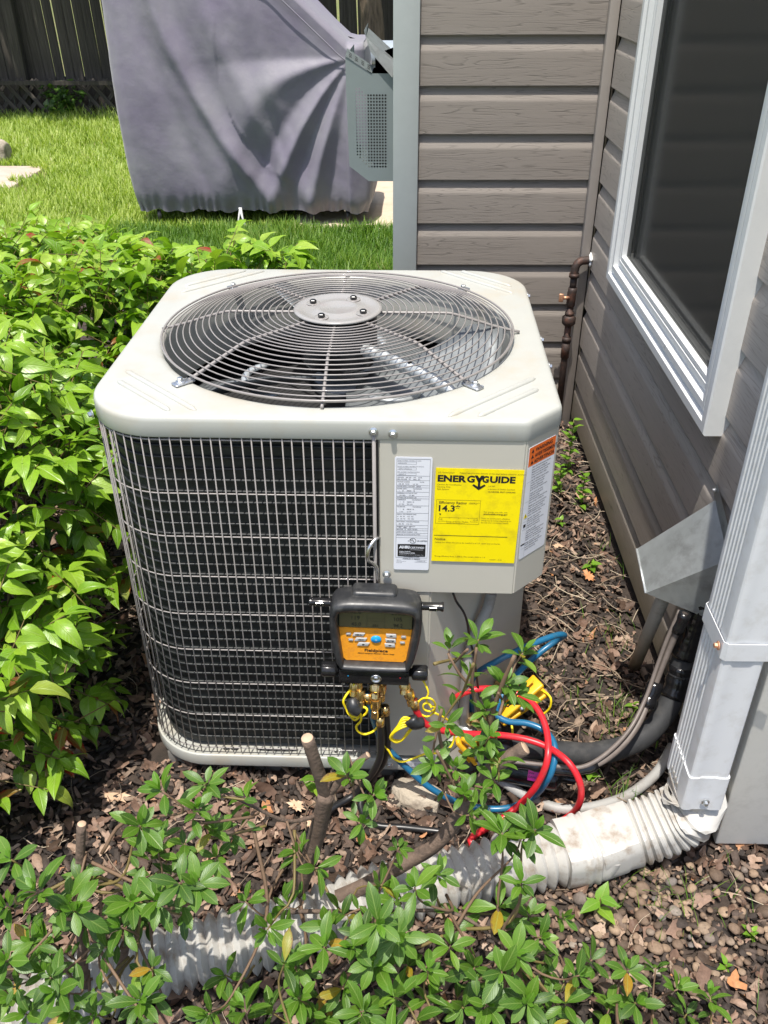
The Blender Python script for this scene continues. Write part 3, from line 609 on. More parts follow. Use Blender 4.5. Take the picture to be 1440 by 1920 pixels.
# ---------------------------------------------------------------- trees that shade the fence
leafq = [leaf_template(.16, .10, .2, .5, 'ovate', 2)]
def tree(label, x, y, h, cr, cc, n, r0=.11, grp='shade trees along the fence', cat='tree', bend=.1):
    t = thing('shade_tree', label, cat, (x, y, G), grp)
    pts = [Vector((0, 0, -.1)), Vector((bend*.3, 0, h*.3)), Vector((-bend*.4, .02, h*.6)), Vector((bend, 0, h))]
    sp_ = spline(pts, .12); k = len(sp_)
    put('trunk', tube('trunk', sp_, [r0*(1.25-.7*i/k)+(.03 if i < 3 else 0) for i in range(k)], 14, sect=lambda a, i: 1+.10*math.sin(3*a+i*.5)+.06*math.sin(7*a-i)), 'treebark', t)
    for b in range(6):
        a = b*1.05+random.random(); s = pts[3]*(.62+.06*b)
        e = Vector((math.cos(a)*cr[0]*.7, math.sin(a)*cr[1]*.6, 0))+Vector((0, 0, cc[2]-G+random.uniform(-.3, .5)))
        put('limb', tube('limb', spline([s, s.lerp(e, .5)+Vector((0, 0, .2)), e], .2), [.05*(1-.8*i/12) if i < 12 else .012 for i in range(200)][:len(spline([s, s.lerp(e, .5)+Vector((0, 0, .2)), e], .2))], 7), 'treebark', t)
    Ms = []; T = []
    for i in range(n):
        d = Vector((random.gauss(0, 1), random.gauss(0, 1), random.gauss(0, 1))).normalized()*(random.random()**.4)
        cl = .55+.45*math.sin(d.x*7+1)*math.sin(d.y*6)*math.cos(d.z*5)
        if random.random() > cl: continue
        p = Vector((cc[0]-x+d.x*cr[0], cc[1]-y+d.y*cr[1], cc[2]-G+d.z*cr[2]))
        dd = Vector((random.gauss(0, 1), random.gauss(0, 1), random.gauss(-.3, .7))).normalized(); X_, D_, N_ = frame(dd, Vector((random.gauss(0, .5), random.gauss(0, .5), 1)))
        Ms.append((0, m4(X_, D_, N_, p, random.uniform(.7, 1.5)))); T.append(random.random())
    stuff(put('crown', batch('crown', leafq, Ms, T), 'ivy', t)); return t
tree('broad leafy tree with a pale dappled trunk standing right of the covered grill', .05, 7.7, 2.6, (2.0, 1.2, .9), (.2, 8.0, 3.0), 9000, .10)
tree('leafy tree over the left part of the fence with its crown above the picture', -3.6, 9.1, 2.6, (2.6, 1.5, 1.0), (-3.2, 8.4, 3.2), 12000, .12)
tree('leafy tree over the middle of the fence hidden by the covered grill', -1.4, 9.2, 2.6, (2.0, 1.4, .9), (-1.2, 8.4, 3.1), 9000, .12)

# ---------------------------------------------------------------- grass
def grass(name, regions, m, hmin, hmax, w0, cluster=True):
    tpl = []
    for k in range(5):
        b_ = random.uniform(.2, .7)
        V = np.array([(-.5, 0, 0), (.5, 0, 0), (-.4, b_*.15, .5), (.4, b_*.15, .5), (0, b_*.6, 1)]); F = np.array([(0, 1, 3, 2), (2, 3, 4, 4)])
        tpl.append(V)
    VV = []; TT = []
    for (n, x0, x1, y0, y1, hs, ws) in regions:
        x = rng.uniform(x0, x1, n); y = rng.uniform(y0, y1, n)
        k_ = ~((x < -2.28+.12*np.sin(y*14)) & (x > -4.3) & (y > 5.0) & (y < 5.8)); x = x[k_]; y = y[k_]; n = len(x)
        cl = np.sin(x*5.1)*np.cos(y*4.3)+np.sin(x*13.7+y*9.1)*.6
        h = (hmin+(hmax-hmin)*rng.random(n)**1.4)*hs*(1+.25*cl); a = rng.uniform(0, 6.283, n); lean = rng.normal(0, .35, n); w = w0*ws*rng.uniform(.7, 1.3, n)
        idx = rng.integers(0, 5, n)
        T = np.array(tpl)[idx]
        X = T[:, :, 0]*w[:, None]; Y = T[:, :, 1]*h[:, None]*(1+abs(lean[:, None])*2); Z = T[:, :, 2]*h[:, None]*(1-.25*abs(lean[:, None]))
        ca, sa = np.cos(a)[:, None], np.sin(a)[:, None]
        VV.append(np.stack([x[:, None]+X*ca-Y*sa, y[:, None]+X*sa+Y*ca, G+Z-.004], -1)); TT.append(np.clip(rng.random(n)*.75+.12*cl+.1, 0, .999))
    V = np.concatenate(VV); n = len(V); t = np.concatenate(TT)
    b = (np.arange(n)*5)[:, None]
    tri = np.concatenate([b+np.array([[0, 1, 3]]), b+np.array([[0, 3, 2]]), b+np.array([[2, 3, 4]])])
    me = mkmesh(name, V.reshape(-1, 3), tri, False, np.full((n*5, 2), .3), np.repeat(t, 5))
    return stuff(put(name, me, m))
g = grass('lawn_grass', [(60000, -5.5, .6, 5.4, 7.95, 1.1, 1.6), (46000, -4.2, -1.2, 3.06, 5.6, 1, 1.2), (9000, -6.5, -4.2, 3.06, 5.1, 1, 1.2), (2600, -4.5, .4, 7.9, 8.1, 1.7, 1.5), (8000, -1.25, -.2, 4.0, 5.4, .7, 1.2)], 'grass', .035, .085, .007)
g['label'] = 'bright sunlit mown lawn in front of the shaded fence'; g['category'] = 'grass'
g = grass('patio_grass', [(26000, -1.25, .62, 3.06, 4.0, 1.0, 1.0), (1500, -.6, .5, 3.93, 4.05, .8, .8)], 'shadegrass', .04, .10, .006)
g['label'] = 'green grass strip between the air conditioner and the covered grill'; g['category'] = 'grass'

# ---------------------------------------------------------------- mulch bed litter
def litter(name, n, region, tpls, m, smin, smax, tilt, zlo, zhi, label, cat, dens=None):
    Ms = []; T = []; c = 0
    while c < n:
        x = random.uniform(region[0], region[1]); y = random.uniform(region[2], region[3])
        if x > 1.05 and y > -.12: continue
        if -.02 < x < .76 and .03 < y < .70: continue
        if dens and random.random() > dens(x, y): c += 1; continue
        d = Vector((math.cos(random.uniform(0, 6.28)), math.sin(random.uniform(0, 6.28)), random.gauss(0, tilt))); nn = Vector((random.gauss(0, tilt), random.gauss(0, tilt), 1 if random.random() > .3 else -1))
        X_, D_, N_ = frame(d, nn)
        Ms.append((random.randrange(len(tpls)), m4(X_, D_, N_, Vector((x, y, gh(x, y)+random.uniform(zlo, zhi))), random.uniform(smin, smax)))); T.append(random.random()); c += 1
    o = stuff(put(name, batch(name, tpls, Ms, T, name.startswith('dead')), m)); o['label'] = label; o['category'] = cat; return o
def dead_template(seed, L, W, lobes):
    r_ = random.Random(seed); n = 12; V = [(0, 0, 0)]; UV = [(.5, .5)]; c1 = r_.uniform(-.9, .9); c2 = r_.uniform(-.5, .9); tw = r_.uniform(-.6, .6)
    rim = [1+lobes*math.sin(i*2*math.pi/n*3+seed)*.45+r_.uniform(-.30, .22) for i in range(n)]
    for q0 in (.55, 1):
        for i in range(n):
            a = 2*math.pi*i/n; q = q0*(rim[i] if q0 == 1 else .5+.5*rim[i])
            x = math.sin(a)*W/2*q; y = -math.cos(a)*L/2*q; u, v = x/W*2, y/L*2
            V.append((x, y, .30*W*c1*u*u+.22*L*c2*v*v+tw*.25*W*u*v+(r_.uniform(-.10, .16)*W if q0 == 1 else 0))); UV.append((.5+x/W*.5, .5+y/L*.5))
    F = [(0, 1+i, 1+(i+1) % n) for i in range(n)]
    for i in range(n):
        j = (i+1) % n; F += [(1+i, 1+n+i, 1+n+j), (1+i, 1+n+j, 1+j)]
    return np.array(V), np.array(F), np.array(UV)
dt = [dead_template(k, random.uniform(.024, .050), random.uniform(.013, .030), random.uniform(0, .9)) for k in range(14)]
def chip_template(seed):
    r_ = random.Random(seed+50); L = r_.uniform(.012, .034); W = r_.uniform(.005, .013); H = r_.uniform(.0015, .005)
    V = [];
    for z in (0, H):
        V += [(-W/2*r_.uniform(.5, 1), -L/2, z), (W/2*r_.uniform(.5, 1), -L/2*r_.uniform(.6, 1), z), (W/2, L*.1, z+r_.uniform(0, .002)), (W/2*r_.uniform(.2, .8), L/2, z), (-W/2, L/2*r_.uniform(.5, .9), z)]
    F = [(0, 1, 2), (0, 2, 4), (2, 3, 4), (5, 6, 7), (5, 7, 9), (7, 8, 9)]
    for i in range(5): j = (i+1) % 5; F += [(i, j, 5+j), (i, 5+j, 5+i)]
    return np.array(V), np.array(F), np.full((10, 2), .5)
ct = [chip_template(k) for k in range(10)]
def straw_template(seed):
    r_ = random.Random(seed+90); L = r_.uniform(.05, .12); w = r_.uniform(.0008, .0018); V = []; b_ = r_.uniform(-.02, .02)
    for i in range(5):
        t = i/4; x = b_*math.sin(t*3.1); 
        for s, z in ((-1, 0), (1, 0), (0, w*1.5)): V.append((x+s*w, t*L, z+.004*math.sin(t*5+seed)))
    F = []
    for i in range(4):
        for j in range(3): a = i*3+j; b = i*3+(j+1) % 3; F += [(a, b, b+3), (a, b+3, a+3)]
    return np.array(V), np.array(F), np.full((15, 2), .5)
st = [straw_template(k) for k in range(6)]
REG = (-.75, 1.38, -.85, 1.6)
litter('bark_mulch', 26000, REG, ct, 'chip', .6, 1.35, .35, .0, .013, 'dark shredded bark mulch around the air conditioner', 'mulch', lambda x, y: (.85 if .68 < x < 1.18 and -.42 < y < -.19 else 1) if y < .9 or x > .7 else .5)
def dl(x, y):
    if .66 < x < 1.2 and -.45 < y < -.18: return .34
    if x > .78 and y > 0: return .30
    return .8 if y < .1 else .5
litter('dead_leaves', 8200, REG, dt, 'deadleaf', .55, 1.15, .45, .004, .022, 'brown crumpled dead leaves strewn over the mulch', 'leaf litter', dl)
litter('dead_leaf_bits', 9500, REG, dt, 'deadleaf', .2, .5, .5, .006, .02, 'small pale bits of broken dead leaf over the mulch', 'leaf litter', lambda x, y: .75 if .66 < x < 1.2 and -.45 < y < -.18 else 1)
litter('dry_stems', 3000, REG, st, 'straw', .5, 1.2, .2, .012, .024, 'pale dry grass stems lying on the mulch', 'dry grass', lambda x, y: .9 if (x > .75 and y > -.1) else .16)
# a few big dead leaves one can point to
def lobed(seed, L):
    r_ = random.Random(seed); n = 22; V = [(0, 0, .004)]
    for i in range(n):
        a = 2*math.pi*i/n; q = (1 if i % 2 == 0 else .62)*r_.uniform(.82, 1.1)*(1-.25*abs(math.sin(a)))
        V.append((math.sin(a)*L*.40*q, -math.cos(a)*L/2*q, .10*L*math.sin(a*2+seed)**2+r_.uniform(0, .003)))
    return mkmesh('fallen_leaf', V, np.array([(0, 1+i, 1+(i+1) % n) for i in range(n)]), True, np.full((n+1, 2), .5), np.zeros(n+1))
M['rustleaf'] = mat('rust_orange_leaf', (.50, .22, .09), .6, var=.25, nscale=90, bumps=.4, bdist=.001)
M['tanleaf'] = mat('tan_leaf', (.55, .37, .24), .6, var=.2, nscale=90, bumps=.4, bdist=.001)
for (x, y, s, rz, m_, lb) in ((.966, .668, .052, .4, 'rustleaf', 'large rust orange dead leaf on the mulch near the wall'), (.905, .80, .042, 2.1, 'tanleaf', 'tan lobed dead leaf lying beyond the rust orange leaf'),
        (.30, -.075, .045, 1.2, 'tanleaf', 'tan dead leaf lying in sun in front of the cut stub'), (.335, -.115, .04, 2.7, 'tanleaf', 'pale dead leaf beside the thin black hose near the stub'), (-.05, -.065, .062, 1.7, 'tanleaf', 'broad brown dead leaf in front of the left hedge')):
    o = put('fallen_leaf', lobed(int(x*100), s), m_, None, Matrix.Translation((x, y, G+.022)) @ Matrix.Rotation(rz, 4, 'Z') @ Matrix.Rotation(.2, 4, 'X')); o['label'] = lb; o['category'] = 'fallen leaf'; o['group'] = 'large fallen leaves'
# pebbles
pv = bmesh.new(); bmesh.ops.create_icosphere(pv, subdivisions=2, radius=1); PV = np.array([v.co[:] for v in pv.verts]); PF = np.array([[v.index for v in f.verts] for f in pv.faces]); pv.free()
pt = []
for k in range(8):
    s = rng.uniform(.7, 1.25, 3); s[2] *= .62; w_ = PV*s*(1+.10*np.sin(PV[:, [0]]*3+k)*np.cos(PV[:, [1]]*2.5+k)); pt.append((w_, PF, np.full((len(PV), 2), .5)))
Ms = []; T = []; spots = []
tries = 0
while len(spots) < 330 and tries < 60000:
    tries += 1
    x = random.gauss(.90, .105); y = random.gauss(-.275, .06)
    if not (.62 < x < 1.22 and -.62 < y < -.13): continue
    r_ = random.choice((.004, .0048, .0055, .0065, .0075, .009, .012))
    if any((x-a)**2+(y-b)**2 < (r_+c)**2*.72 for a, b, c in spots[-400:]): continue
    spots.append((x, y, r_))
    d = Vector((random.gauss(0, 1), random.gauss(0, 1), random.gauss(0, .2))); X_, D_, N_ = frame(d, Vector((random.gauss(0, .2), random.gauss(0, .2), 1)))
    Ms.append((random.randrange(8), m4(X_, D_, N_, Vector((x, y, gh(x, y)+.010+r_*.4)), r_))); T.append(random.random())
o = stuff(put('river_pebbles', batch('river_pebbles', pt, Ms, T), 'pebble')); o['label'] = 'tan and brown rounded pebbles below the drain elbow'; o['category'] = 'gravel'
def rock(name, x, y, z, s, label, m='stone', seed=1, rz=0):
    bm = bmesh.new(); bmesh.ops.create_icosphere(bm, subdivisions=4, radius=1)
    from mathutils import noise as mn
    for v in bm.verts:
        c = v.co.copy(); q = 1+.28*mn.noise(c*1.3+Vector((seed, 0, 0)))+.07*mn.noise(c*5+Vector((seed, 3, 0)))
        v.co = Vector((max(-.8, min(.8, c.x*q)), max(-.8, min(.8, c.y*q)), max(-.8, min(.8, c.z*q))))
        v.co = Vector((v.co.x*s[0], v.co.y*s[1], v.co.z*s[2]))
    o = put(name, bm_mesh(name, bm, True), m, None, Matrix.Translation((x, y, z)) @ Matrix.Rotation(rz, 4, 'Z')); o['label'] = label; o['category'] = 'rock'; return o
rock('rock', .525, -.035, G+.002, (.062, .036, .036), 'angular tan limestone rock beneath the blue hose', rz=-.35)
rock('rock', -2.80, 6.02, G+.05, (.13, .11, .12), 'pale pitted rock on the lawn beside the path', seed=4)
rock('rock', .665, -.01, G+.0, (.035, .03, .02), 'small brown stone under the looped hoses', seed=7)
# ---------------------------------------------------------------- air conditioner
W_, D_AC, H_AC = .737, .722, .7654
pad = put('equipment_pad', box('equipment_pad', .03, .70, .03, .69, -.10, .011, .006), 'pad'); pad['label'] = 'low concrete pad under the air conditioner'; pad['category'] = 'pad'
ac = thing('air_conditioner', 'beige outdoor air conditioner with a domed fan guard and yellow rating card', 'air conditioner', (.37, .36, .012))
def A(name, me, m, parent=ac, mtx=Matrix()): return wput(name, me, m, parent, mtx)
def outline(inset=0, r=.118, ch=.056, n=14):
    """points and normals, starting at the front chamfer and going round anticlockwise"""
    P = []; x0, x1, y0, y1 = 0, W_, 0, D_AC
    def arc(cx, cy, a0, a1, rr, n=n):
        for i in range(n+1):
            a = R(a0+(a1-a0)*i/n); P.append((cx+rr*math.cos(a), cy+rr*math.sin(a), math.cos(a), math.sin(a)))
    s = math.sqrt(.5)
    k = .020
    arc(x1-ch-k*.41, y0+k, -90, -45, k, 4)
    arc(x1-k, y0+ch+k*.41, -45, 0, k, 4)
    for i in range(1, 6): P.append((x1, y0+ch+(y1-r-y0-ch)*i/6, 1, 0))
    arc(x1-r, y1-r, 0, 90, r)
    for i in range(1, 6): P.append((x1-r-(x1-2*r)*i/6, y1, 0, 1))
    arc(x0+r, y1-r, 90, 180, r)
    for i in range(1, 6): P.append((x0, y1-r-(y1-2*r)*i/6, -1, 0))
    arc(x0+r, y0+r, 180, 270, r)
    for i in range(1, 7): P.append((x0+r+(x1-ch-r)*i/7, y0, 0, -1))
    return [(p[0]-p[2]*inset, p[1]-p[3]*inset) for p in P]
FC = (.370, .360); HR = .3135
def lid_mesh():
    rings = []; H = H_AC
    for ins, z in ((.003, H-.0335), (.0, H-.034), (-.001, H-.032), (-.0005, H-.009), (.0003, H-.005), (.0022, H-.0018), (.005, H-.0004), (.009, H)):
        rings.append([(x, y, z) for x, y in outline(ins)])
    base = outline(.009)
    # circle ring samples that face each outline point
    def circ(r, z):
        out = []
        for x, y in base:
            a = math.atan2(y-FC[1], x-FC[0]); out.append((FC[0]+r*math.cos(a), FC[1]+r*math.sin(a), z))
        return out
    for t in (.35, .7): rings.append([(a[0]+(b[0]-a[0])*t, a[1]+(b[1]-a[1])*t, H+.0006) for a, b in zip(rings[7], circ(HR+.016, H))])
    rings += [circ(HR+.016, H+.0005), circ(HR+.009, H-.0004), circ(HR+.004, H-.003), circ(HR+.001, H-.009), circ(HR, H-.02), circ(HR, H-.06), circ(HR-.001, H-.115), circ(HR+.002, H-.125)]
    n = len(base); V = [p for r_ in rings for p in r_]
    F = [(i*n+j, i*n+(j+1) % n, (i+1)*n+(j+1) % n, (i+1)*n+j) for i in range(len(rings)-1) for j in range(n)]
    return autosmooth(mkmesh('lid', V, F), 50)
lid = A('lid', lid_mesh(), 'paint')
def bead(x0, y0, x1, y1, w=.0045, h=.0022):
    a = Vector((x0, y0, H_AC+.0002)); b = Vector((x1, y1, H_AC+.0002)); h = .0046; w = .0055; pts = [a.lerp(b, t) for t in (0, .02, .06, .5, .94, .98, 1)]; rr = [.1, .6, 1, 1, 1, .6, .1]
    me = tube('bead', pts, [w*q for q in rr], 12)
    for v in me.vertices: v.co.z = H_AC+.0002+(v.co.z-H_AC-.0002)*h/w
    return me
for q in ((.034, .166, .183, .020), (.033, .125, .143, .019), (.562, .012, .706, .154), (.606, .013, .706, .112), (.034, .556, .183, .702), (.033, .597, .143, .703), (.562, .710, .706, .568), (.606, .709, .706, .610)):
    A('bead', bead(*q), 'paint', lid)
def hexscrew(r=.0042, h=.004, flange=.007):
    pr = lathe('screw', [(flange, 0), (flange*1.0, .0012), (r*1.15, .0022)], 20, False)
    bm = bmesh.new(); bm.from_mesh(pr); bpy.data.meshes.remove(pr)
    n = 6; vs = [[bm.verts.new((r*math.cos(math.pi/3*i), r*math.sin(math.pi/3*i), z)) for i in range(n)] for z in (.002, .002+h)]
    vs.append([bm.verts.new((r*.8*math.cos(math.pi/3*i), r*.8*math.sin(math.pi/3*i), .002+h+.0008)) for i in range(n)])
    for k in range(2):
        for i in range(n): bm.faces.new((vs[k][i], vs[k][(i+1) % n], vs[k+1][(i+1) % n], vs[k+1][i]))
    bm.faces.new(vs[2])
    s = bm_mesh('screw', bm); return s
SC = hexscrew(); SC.materials.append(M['zinc'])
def screw(p, d, parent=ac, s=1): return wput('screw', SC, None, parent, Matrix.Translation(Vector(p)) @ Vector(d).to_track_quat('Z', 'Y').to_matrix().to_4x4() @ Matrix.Scale(s, 4))
screw((.451, -.001, .746), (0, -1, 0)); screw((.480, -.001, .743), (0, -1, 0)); screw((.012, .048, .745), (-.8, -.6, 0))
screw((.738, .24, .75), (1, 0, 0)); screw((.738, .36, .75), (1, 0, 0)); screw((.738, .60, .75), (1, 0, 0)); screw((-.001, .35, .75), (-1, 0, 0)); screw((.470, -.003, .484), (0, -1, 0)); screw((.474, -.002, .027), (0, -1, 0))
# fan guard: hub plate, rings, arms
GX, GY = .372, .348; ZH = H_AC+.043
guard = A('fan_guard', lathe('fan_guard', [(.0, 0), (.0785, 0), (.0795, .0015), (.0785, .0036), (.0725, .0046), (.066, .0028), (.057, .0012), (.045, .0016), (.038, .0042), (.032, .0046), (.028, .0030), (.0, .0026)], 48), 'hub', ac, Matrix.Translation((GX, GY, ZH)))
def gz(r):  # guard profile
    if r < .200: return ZH-.001
    return ZH-.001-(r-.200)/(.3135-.200)*(ZH-.001-(H_AC+.008))*(.9+.1*(r-.200)/.1135)
ringr = [.0880+.01168*i for i in range(20)]
def circle(cx, cy, r, z, n=96): return [(cx+r*math.cos(2*math.pi*i/n), cy+r*math.sin(2*math.pi*i/n), z) for i in range(n)]
for r_ in ringr: wput('ring', tube('ring', circle(GX, GY, r_, gz(r_)), .0013, 6, True), 'wire', guard)
wput('ring', tube('ring', circle(GX, GY, .3135, H_AC+.0125), .0021, 6, True), 'wire', guard)
for k in range(8):
    a = R(45*k); rod = []; L_ = {0: .326, 2: .318, 4: .322, 6: .319}.get(k, .315)
    for r_ in (.072, .12, .16, .190, .207, .245, .285, L_): rod.append((GX+r_*math.cos(a), GY+r_*math.sin(a), gz(min(r_, .3135))-.0040))
    wput('arm', tube('arm', spline(rod, .008), .0031 if k % 2 else .0027, 8), 'wire', guard)
    if k % 2:
        p = (GX+.328*math.cos(a), GY+.328*math.sin(a), H_AC+.002)
        lug = box('lug', -.020, .016, -.0085, .0085, 0, .0028, .0028, 3); wput('lug', lug, 'zinc', guard, Matrix.Translation(p) @ Matrix.Rotation(a, 4, 'Z')); screw((p[0]+.003*math.cos(a), p[1]+.003*math.sin(a), p[2]+.003), (0, 0, 1), guard, 1.15)
for k in range(4):
    a = R(62+90*k); p = (GX+.053*math.cos(a), GY+.053*math.sin(a), ZH+.0018)
    wput('boss', lathe('boss', [(.0, 0), (.013, 0), (.0125, .0018), (.009, .0008), (.0, .0006)], 20), 'hub', guard, Matrix.Translation(p)); 
    bo = wput('bolt', lathe('bolt', [(.0, 0), (.0062, 0), (.0062, .0065), (.005, .0075), (0, .0075)], 6, False), 'black', guard, Matrix.Translation(p))
# motor, fan
A('motor', lathe('motor', [(.0, -.104), (.05, -.104), (.066, -.096), (.070, -.088), (.070, -.012), (.062, -.004), (.0, -.002)], 36), 'black', ac, Matrix.Translation((GX, GY, ZH)))
fan = A('fan', lathe('fan', [(.0, -.02), (.050, -.02), (.056, -.012), (.056, 0), (.035, .006), (0, .006)], 32), 'galv_blade', ac, Matrix.Translation((GX, GY, H_AC-.092)))
def blade():
    V = []; nr, na = 9, 12
    for i in range(nr+1):
        t = i/nr; r_ = .05+.245*t
        span = (.42+.42*math.sin(min(1, t*1.15)*math.pi*.5))*(1-.18*max(0, t-.8)/.2)
        for j in range(na+1):
            s = j/na-.5; a = s*span*2*(1.0 if t < .9 else .96)+.18*t
            z = math.tan(R(21))*s*span*2*r_*1.0+.02*(s*2)**2*(.3+t)-.004
            V.append((r_*math.cos(a), r_*math.sin(a), z))
    F = [(i*(na+1)+j, (i+1)*(na+1)+j, (i+1)*(na+1)+j+1, i*(na+1)+j+1) for i in range(nr) for j in range(na)]
    bm = bmesh.new(); me = mkmesh('blade', V, F); bm.from_mesh(me); bpy.data.meshes.remove(me)
    bmesh.ops.solidify(bm, geom=bm.faces[:], thickness=.0015); return bm_mesh('blade', bm, True)
BL = blade(); BL.materials.append(M['galv_blade'])
for k in range(3):
    b_ = wput('blade', BL, None, fan, Matrix.Translation((GX, GY, H_AC-.086)) @ Matrix.Rotation(R(-50+120*k), 4, 'Z'))
    a = R(-50+120*k+9); c = (GX+.125*math.cos(a), GY+.125*math.sin(a), H_AC-.080)
    arcp = [(c[0]+.052*math.cos(a+q), c[1]+.052*math.sin(a+q), c[2]-.012*math.sin(q-.3)) for q in [(-1.6+i*3.2/14) for i in range(15)]]
    me = tube('blade_rib', arcp, [.0015]+[.0075]*13+[.0015], 8)
    for v in me.vertices: v.co.z = c[2]+(v.co.z-c[2])*.6+.004
    wput('blade_rib', me, 'galv', fan)
# wiring sleeve from the motor to the shroud, wrapped in silver tape
wp = [(.41, .31, H_AC-.012), (.46, .27, H_AC-.016), (.52, .215, H_AC-.020), (.57, .165, H_AC-.028), (.592, .142, H_AC-.045)]
wsl = A('wiring_sleeve', tube('wiring_sleeve', spline(wp, .004), .0125, 12, sect=lambda a, i: 1+.10*math.sin(i*.9+a)), 'galv')
wput('tie', tube('tie', spline([(.50, .225, H_AC-.004), (.515, .235, H_AC-.014), (.528, .222, H_AC-.028)], .004), .002, 6), 'black', wsl)
# body shell interior
# base pan
bp = []
def lower_outline(ins=0):
    o_ = [(.548-ins*.4, ins), (.728-ins, .196+ins*.6), (W_-ins, .225+ins*.5)]
    r = .118
    def arc(cx, cy, a0, a1, rr, n=12): return [(cx+rr*math.cos(R(a0+(a1-a0)*i/n)), cy+rr*math.sin(R(a0+(a1-a0)*i/n))) for i in range(n+1)]
    o_ += arc(W_-r, D_AC-r, 0, 90, r-ins)+arc(r, D_AC-r, 90, 180, r-ins)+arc(r, r, 180, 270, r-ins); return o_
def shell(name, rings, closed_top=True, ang=40):
    n = len(rings[0]); V = [p for r_ in rings for p in r_]
    F = [(i*n+j, i*n+(j+1) % n, (i+1)*n+(j+1) % n, (i+1)*n+j) for i in range(len(rings)-1) for j in range(n)]
    if closed_top: F.append(tuple(range((len(rings)-1)*n, len(rings)*n)))
    return autosmooth(mkmesh(name, V, F), ang)
rg = [[(x, y, z) for x, y in lower_outline(i_)] for i_, z in ((.012, .012), (-.002, .0125), (-.003, .016), (-.003, .036), (-.002, .039), (.001, .040), (.004, .0385), (.055, .0375))]
A('inner_shroud', prism('inner_shroud', lower_outline(.045), .045, H_AC-.20, True), 'inner')
A('base_pan', shell('base_pan', rg), 'paint')
for (x, w) in ((.155, .006), (.172, .008), (.255, .042), (.37, .004)):
    A('drain_slot', mkmesh('drain_slot', [(x+math.cos(a)*w*(1 if True else 0), .016+math.sin(a)*.004, .0392) for a in [i*math.pi/6 for i in range(12)]], [tuple(range(12))]), 'inner')
# coil behind the guard: dark fin block with tube rows
def path_pts(ins, r=.118, xs=.455, yend=.235, step=.01):
    P = [(xs, ins), (r, ins)]; out = []
    def seg(a, b):
        d = math.dist(a, b); k = max(1, int(d/step)); return [(a[0]+(b[0]-a[0])*i/k, a[1]+(b[1]-a[1])*i/k) for i in range(k)]
    def arc(cx, cy, a0, a1, n=14): return [(cx+(r-ins)*math.cos(R(a0+(a1-a0)*i/n)), cy+(r-ins)*math.sin(R(a0+(a1-a0)*i/n))) for i in range(n)]
    out += seg((xs, ins), (r, ins)); out += arc(r, r, 270, 180); out += seg((ins, r), (ins, D_AC-r)); out += arc(r, D_AC-r, 180, 90)
    out += seg((r, D_AC-ins), (W_-r, D_AC-ins)); out += arc(W_-r, D_AC-r, 90, 0); out += seg((W_-ins, D_AC-r), (W_-ins, yend)); out.append((W_-ins, yend)); return out
cp_ = path_pts(.022)
nc = len(cp_); V = [(x, y, z) for z in (.052, .726) for x, y in cp_]
coil = A('coil', mkmesh('coil', V, [(i, i+1, nc+i+1, nc+i) for i in range(nc-1)], True), 'coil')
cpt = path_pts(.0205)
M['coiltube'] = mat('coil_tube_row', (.017, .019, .019), .5, metal=.2, var=.7, nscale=14, rvar=.15)
TB = tube('coil_tube', [(x, y, 0) for x, y in cpt], .0028, 6); TB.materials.append(M['coiltube'])
for k in range(32): wput('coil_tube', TB, None, coil, Matrix.Translation((0, 0, .068+k*.0206)))
A('end_plate', box('end_plate', .448, .456, .004, .06, .046, .73), 'black')
A('foil_tag', mkmesh('foil_tag', [(.006+.004*math.sin(i), .085+.02*(i % 2)+.006*i/3, .075+i*.012) for i in range(8)], [(i, i+1, i+3, i+2) for i in range(0, 5)]), 'galv')
# wire guard round the coil
sg = A('side_guard', tube('side_guard', [(x, y, .7255) for x, y in path_pts(.0035)], .0016, 6), 'wire')
rail = tube('cross_wire', [(x, y, 0) for x, y in path_pts(.0035)], .00125, 6); rail.materials.append(M['wire'])
for z in (.630, .548, .467, .386, .305, .224, .144, .056): wput('cross_wire', rail, None, sg, Matrix.Translation((0, 0, z)))
vw = tube('vertical_wire', [(0, 0, .047), (0, 0, .35), (0, 0, .7335)], .00118, 6); vw.materials.append(M['wire'])
pth = path_pts(.0015, step=.0005); acc = 0; last = Vector(pth[0]); nxt = .004; k = 0
for a, b in zip(pth[:-1], pth[1:]):
    d = math.dist(a, b); 
    while nxt <= acc+d:
        t = (nxt-acc)/d; p = (a[0]+(b[0]-a[0])*t, a[1]+(b[1]-a[1])*t)
        wput('vertical_wire', vw, None, sg, Matrix.Translation((p[0], p[1], 0)) @ Matrix.Rotation(R(random.uniform(-.12, .12)), 4, 'Y')); nxt += .01545
    acc += d
A('guard_post', tube('guard_post', [(.4515, -.002, .046), (.4515, -.002, .74)], .0030, 10), 'wire')
# electrical box (upper) and service panel (lower)
def ptub(name, fp, z0, z1, m, bot=True):
    rg = [[(x, y, z0) for x, y in fp], [(x, y, z1) for x, y in fp]]
    me = prism(name, fp, z0, z1)
    bm = bmesh.new(); bm.from_mesh(me); bpy.data.meshes.remove(me)
    ed = [e for e in bm.edges if abs(e.verts[0].co.z-e.verts[1].co.z) > .01 or (e.verts[0].co.z < z0+.001 and e.verts[1].co.z < z0+.001)]
    bmesh.ops.bevel(bm, geom=ed, offset=.0022, segments=2, affect='EDGES')
    return A(name, autosmooth(bm_mesh(name, bm), 40), m)
cbx = ptub('control_box', [(.458, .0012), (.6805, .0012), (.7355, .0565), (.7355, .245), (.7275, .245), (.7275, .060), (.6770, .0095), (.458, .0095)], .443, .7318, 'paint2')
wput('box_floor', prism('box_floor', [(.459, .0096), (.6769, .0096), (.7274, .0601), (.7274, .245), (.459, .245)], .4432, .446), 'paint2', cbx)
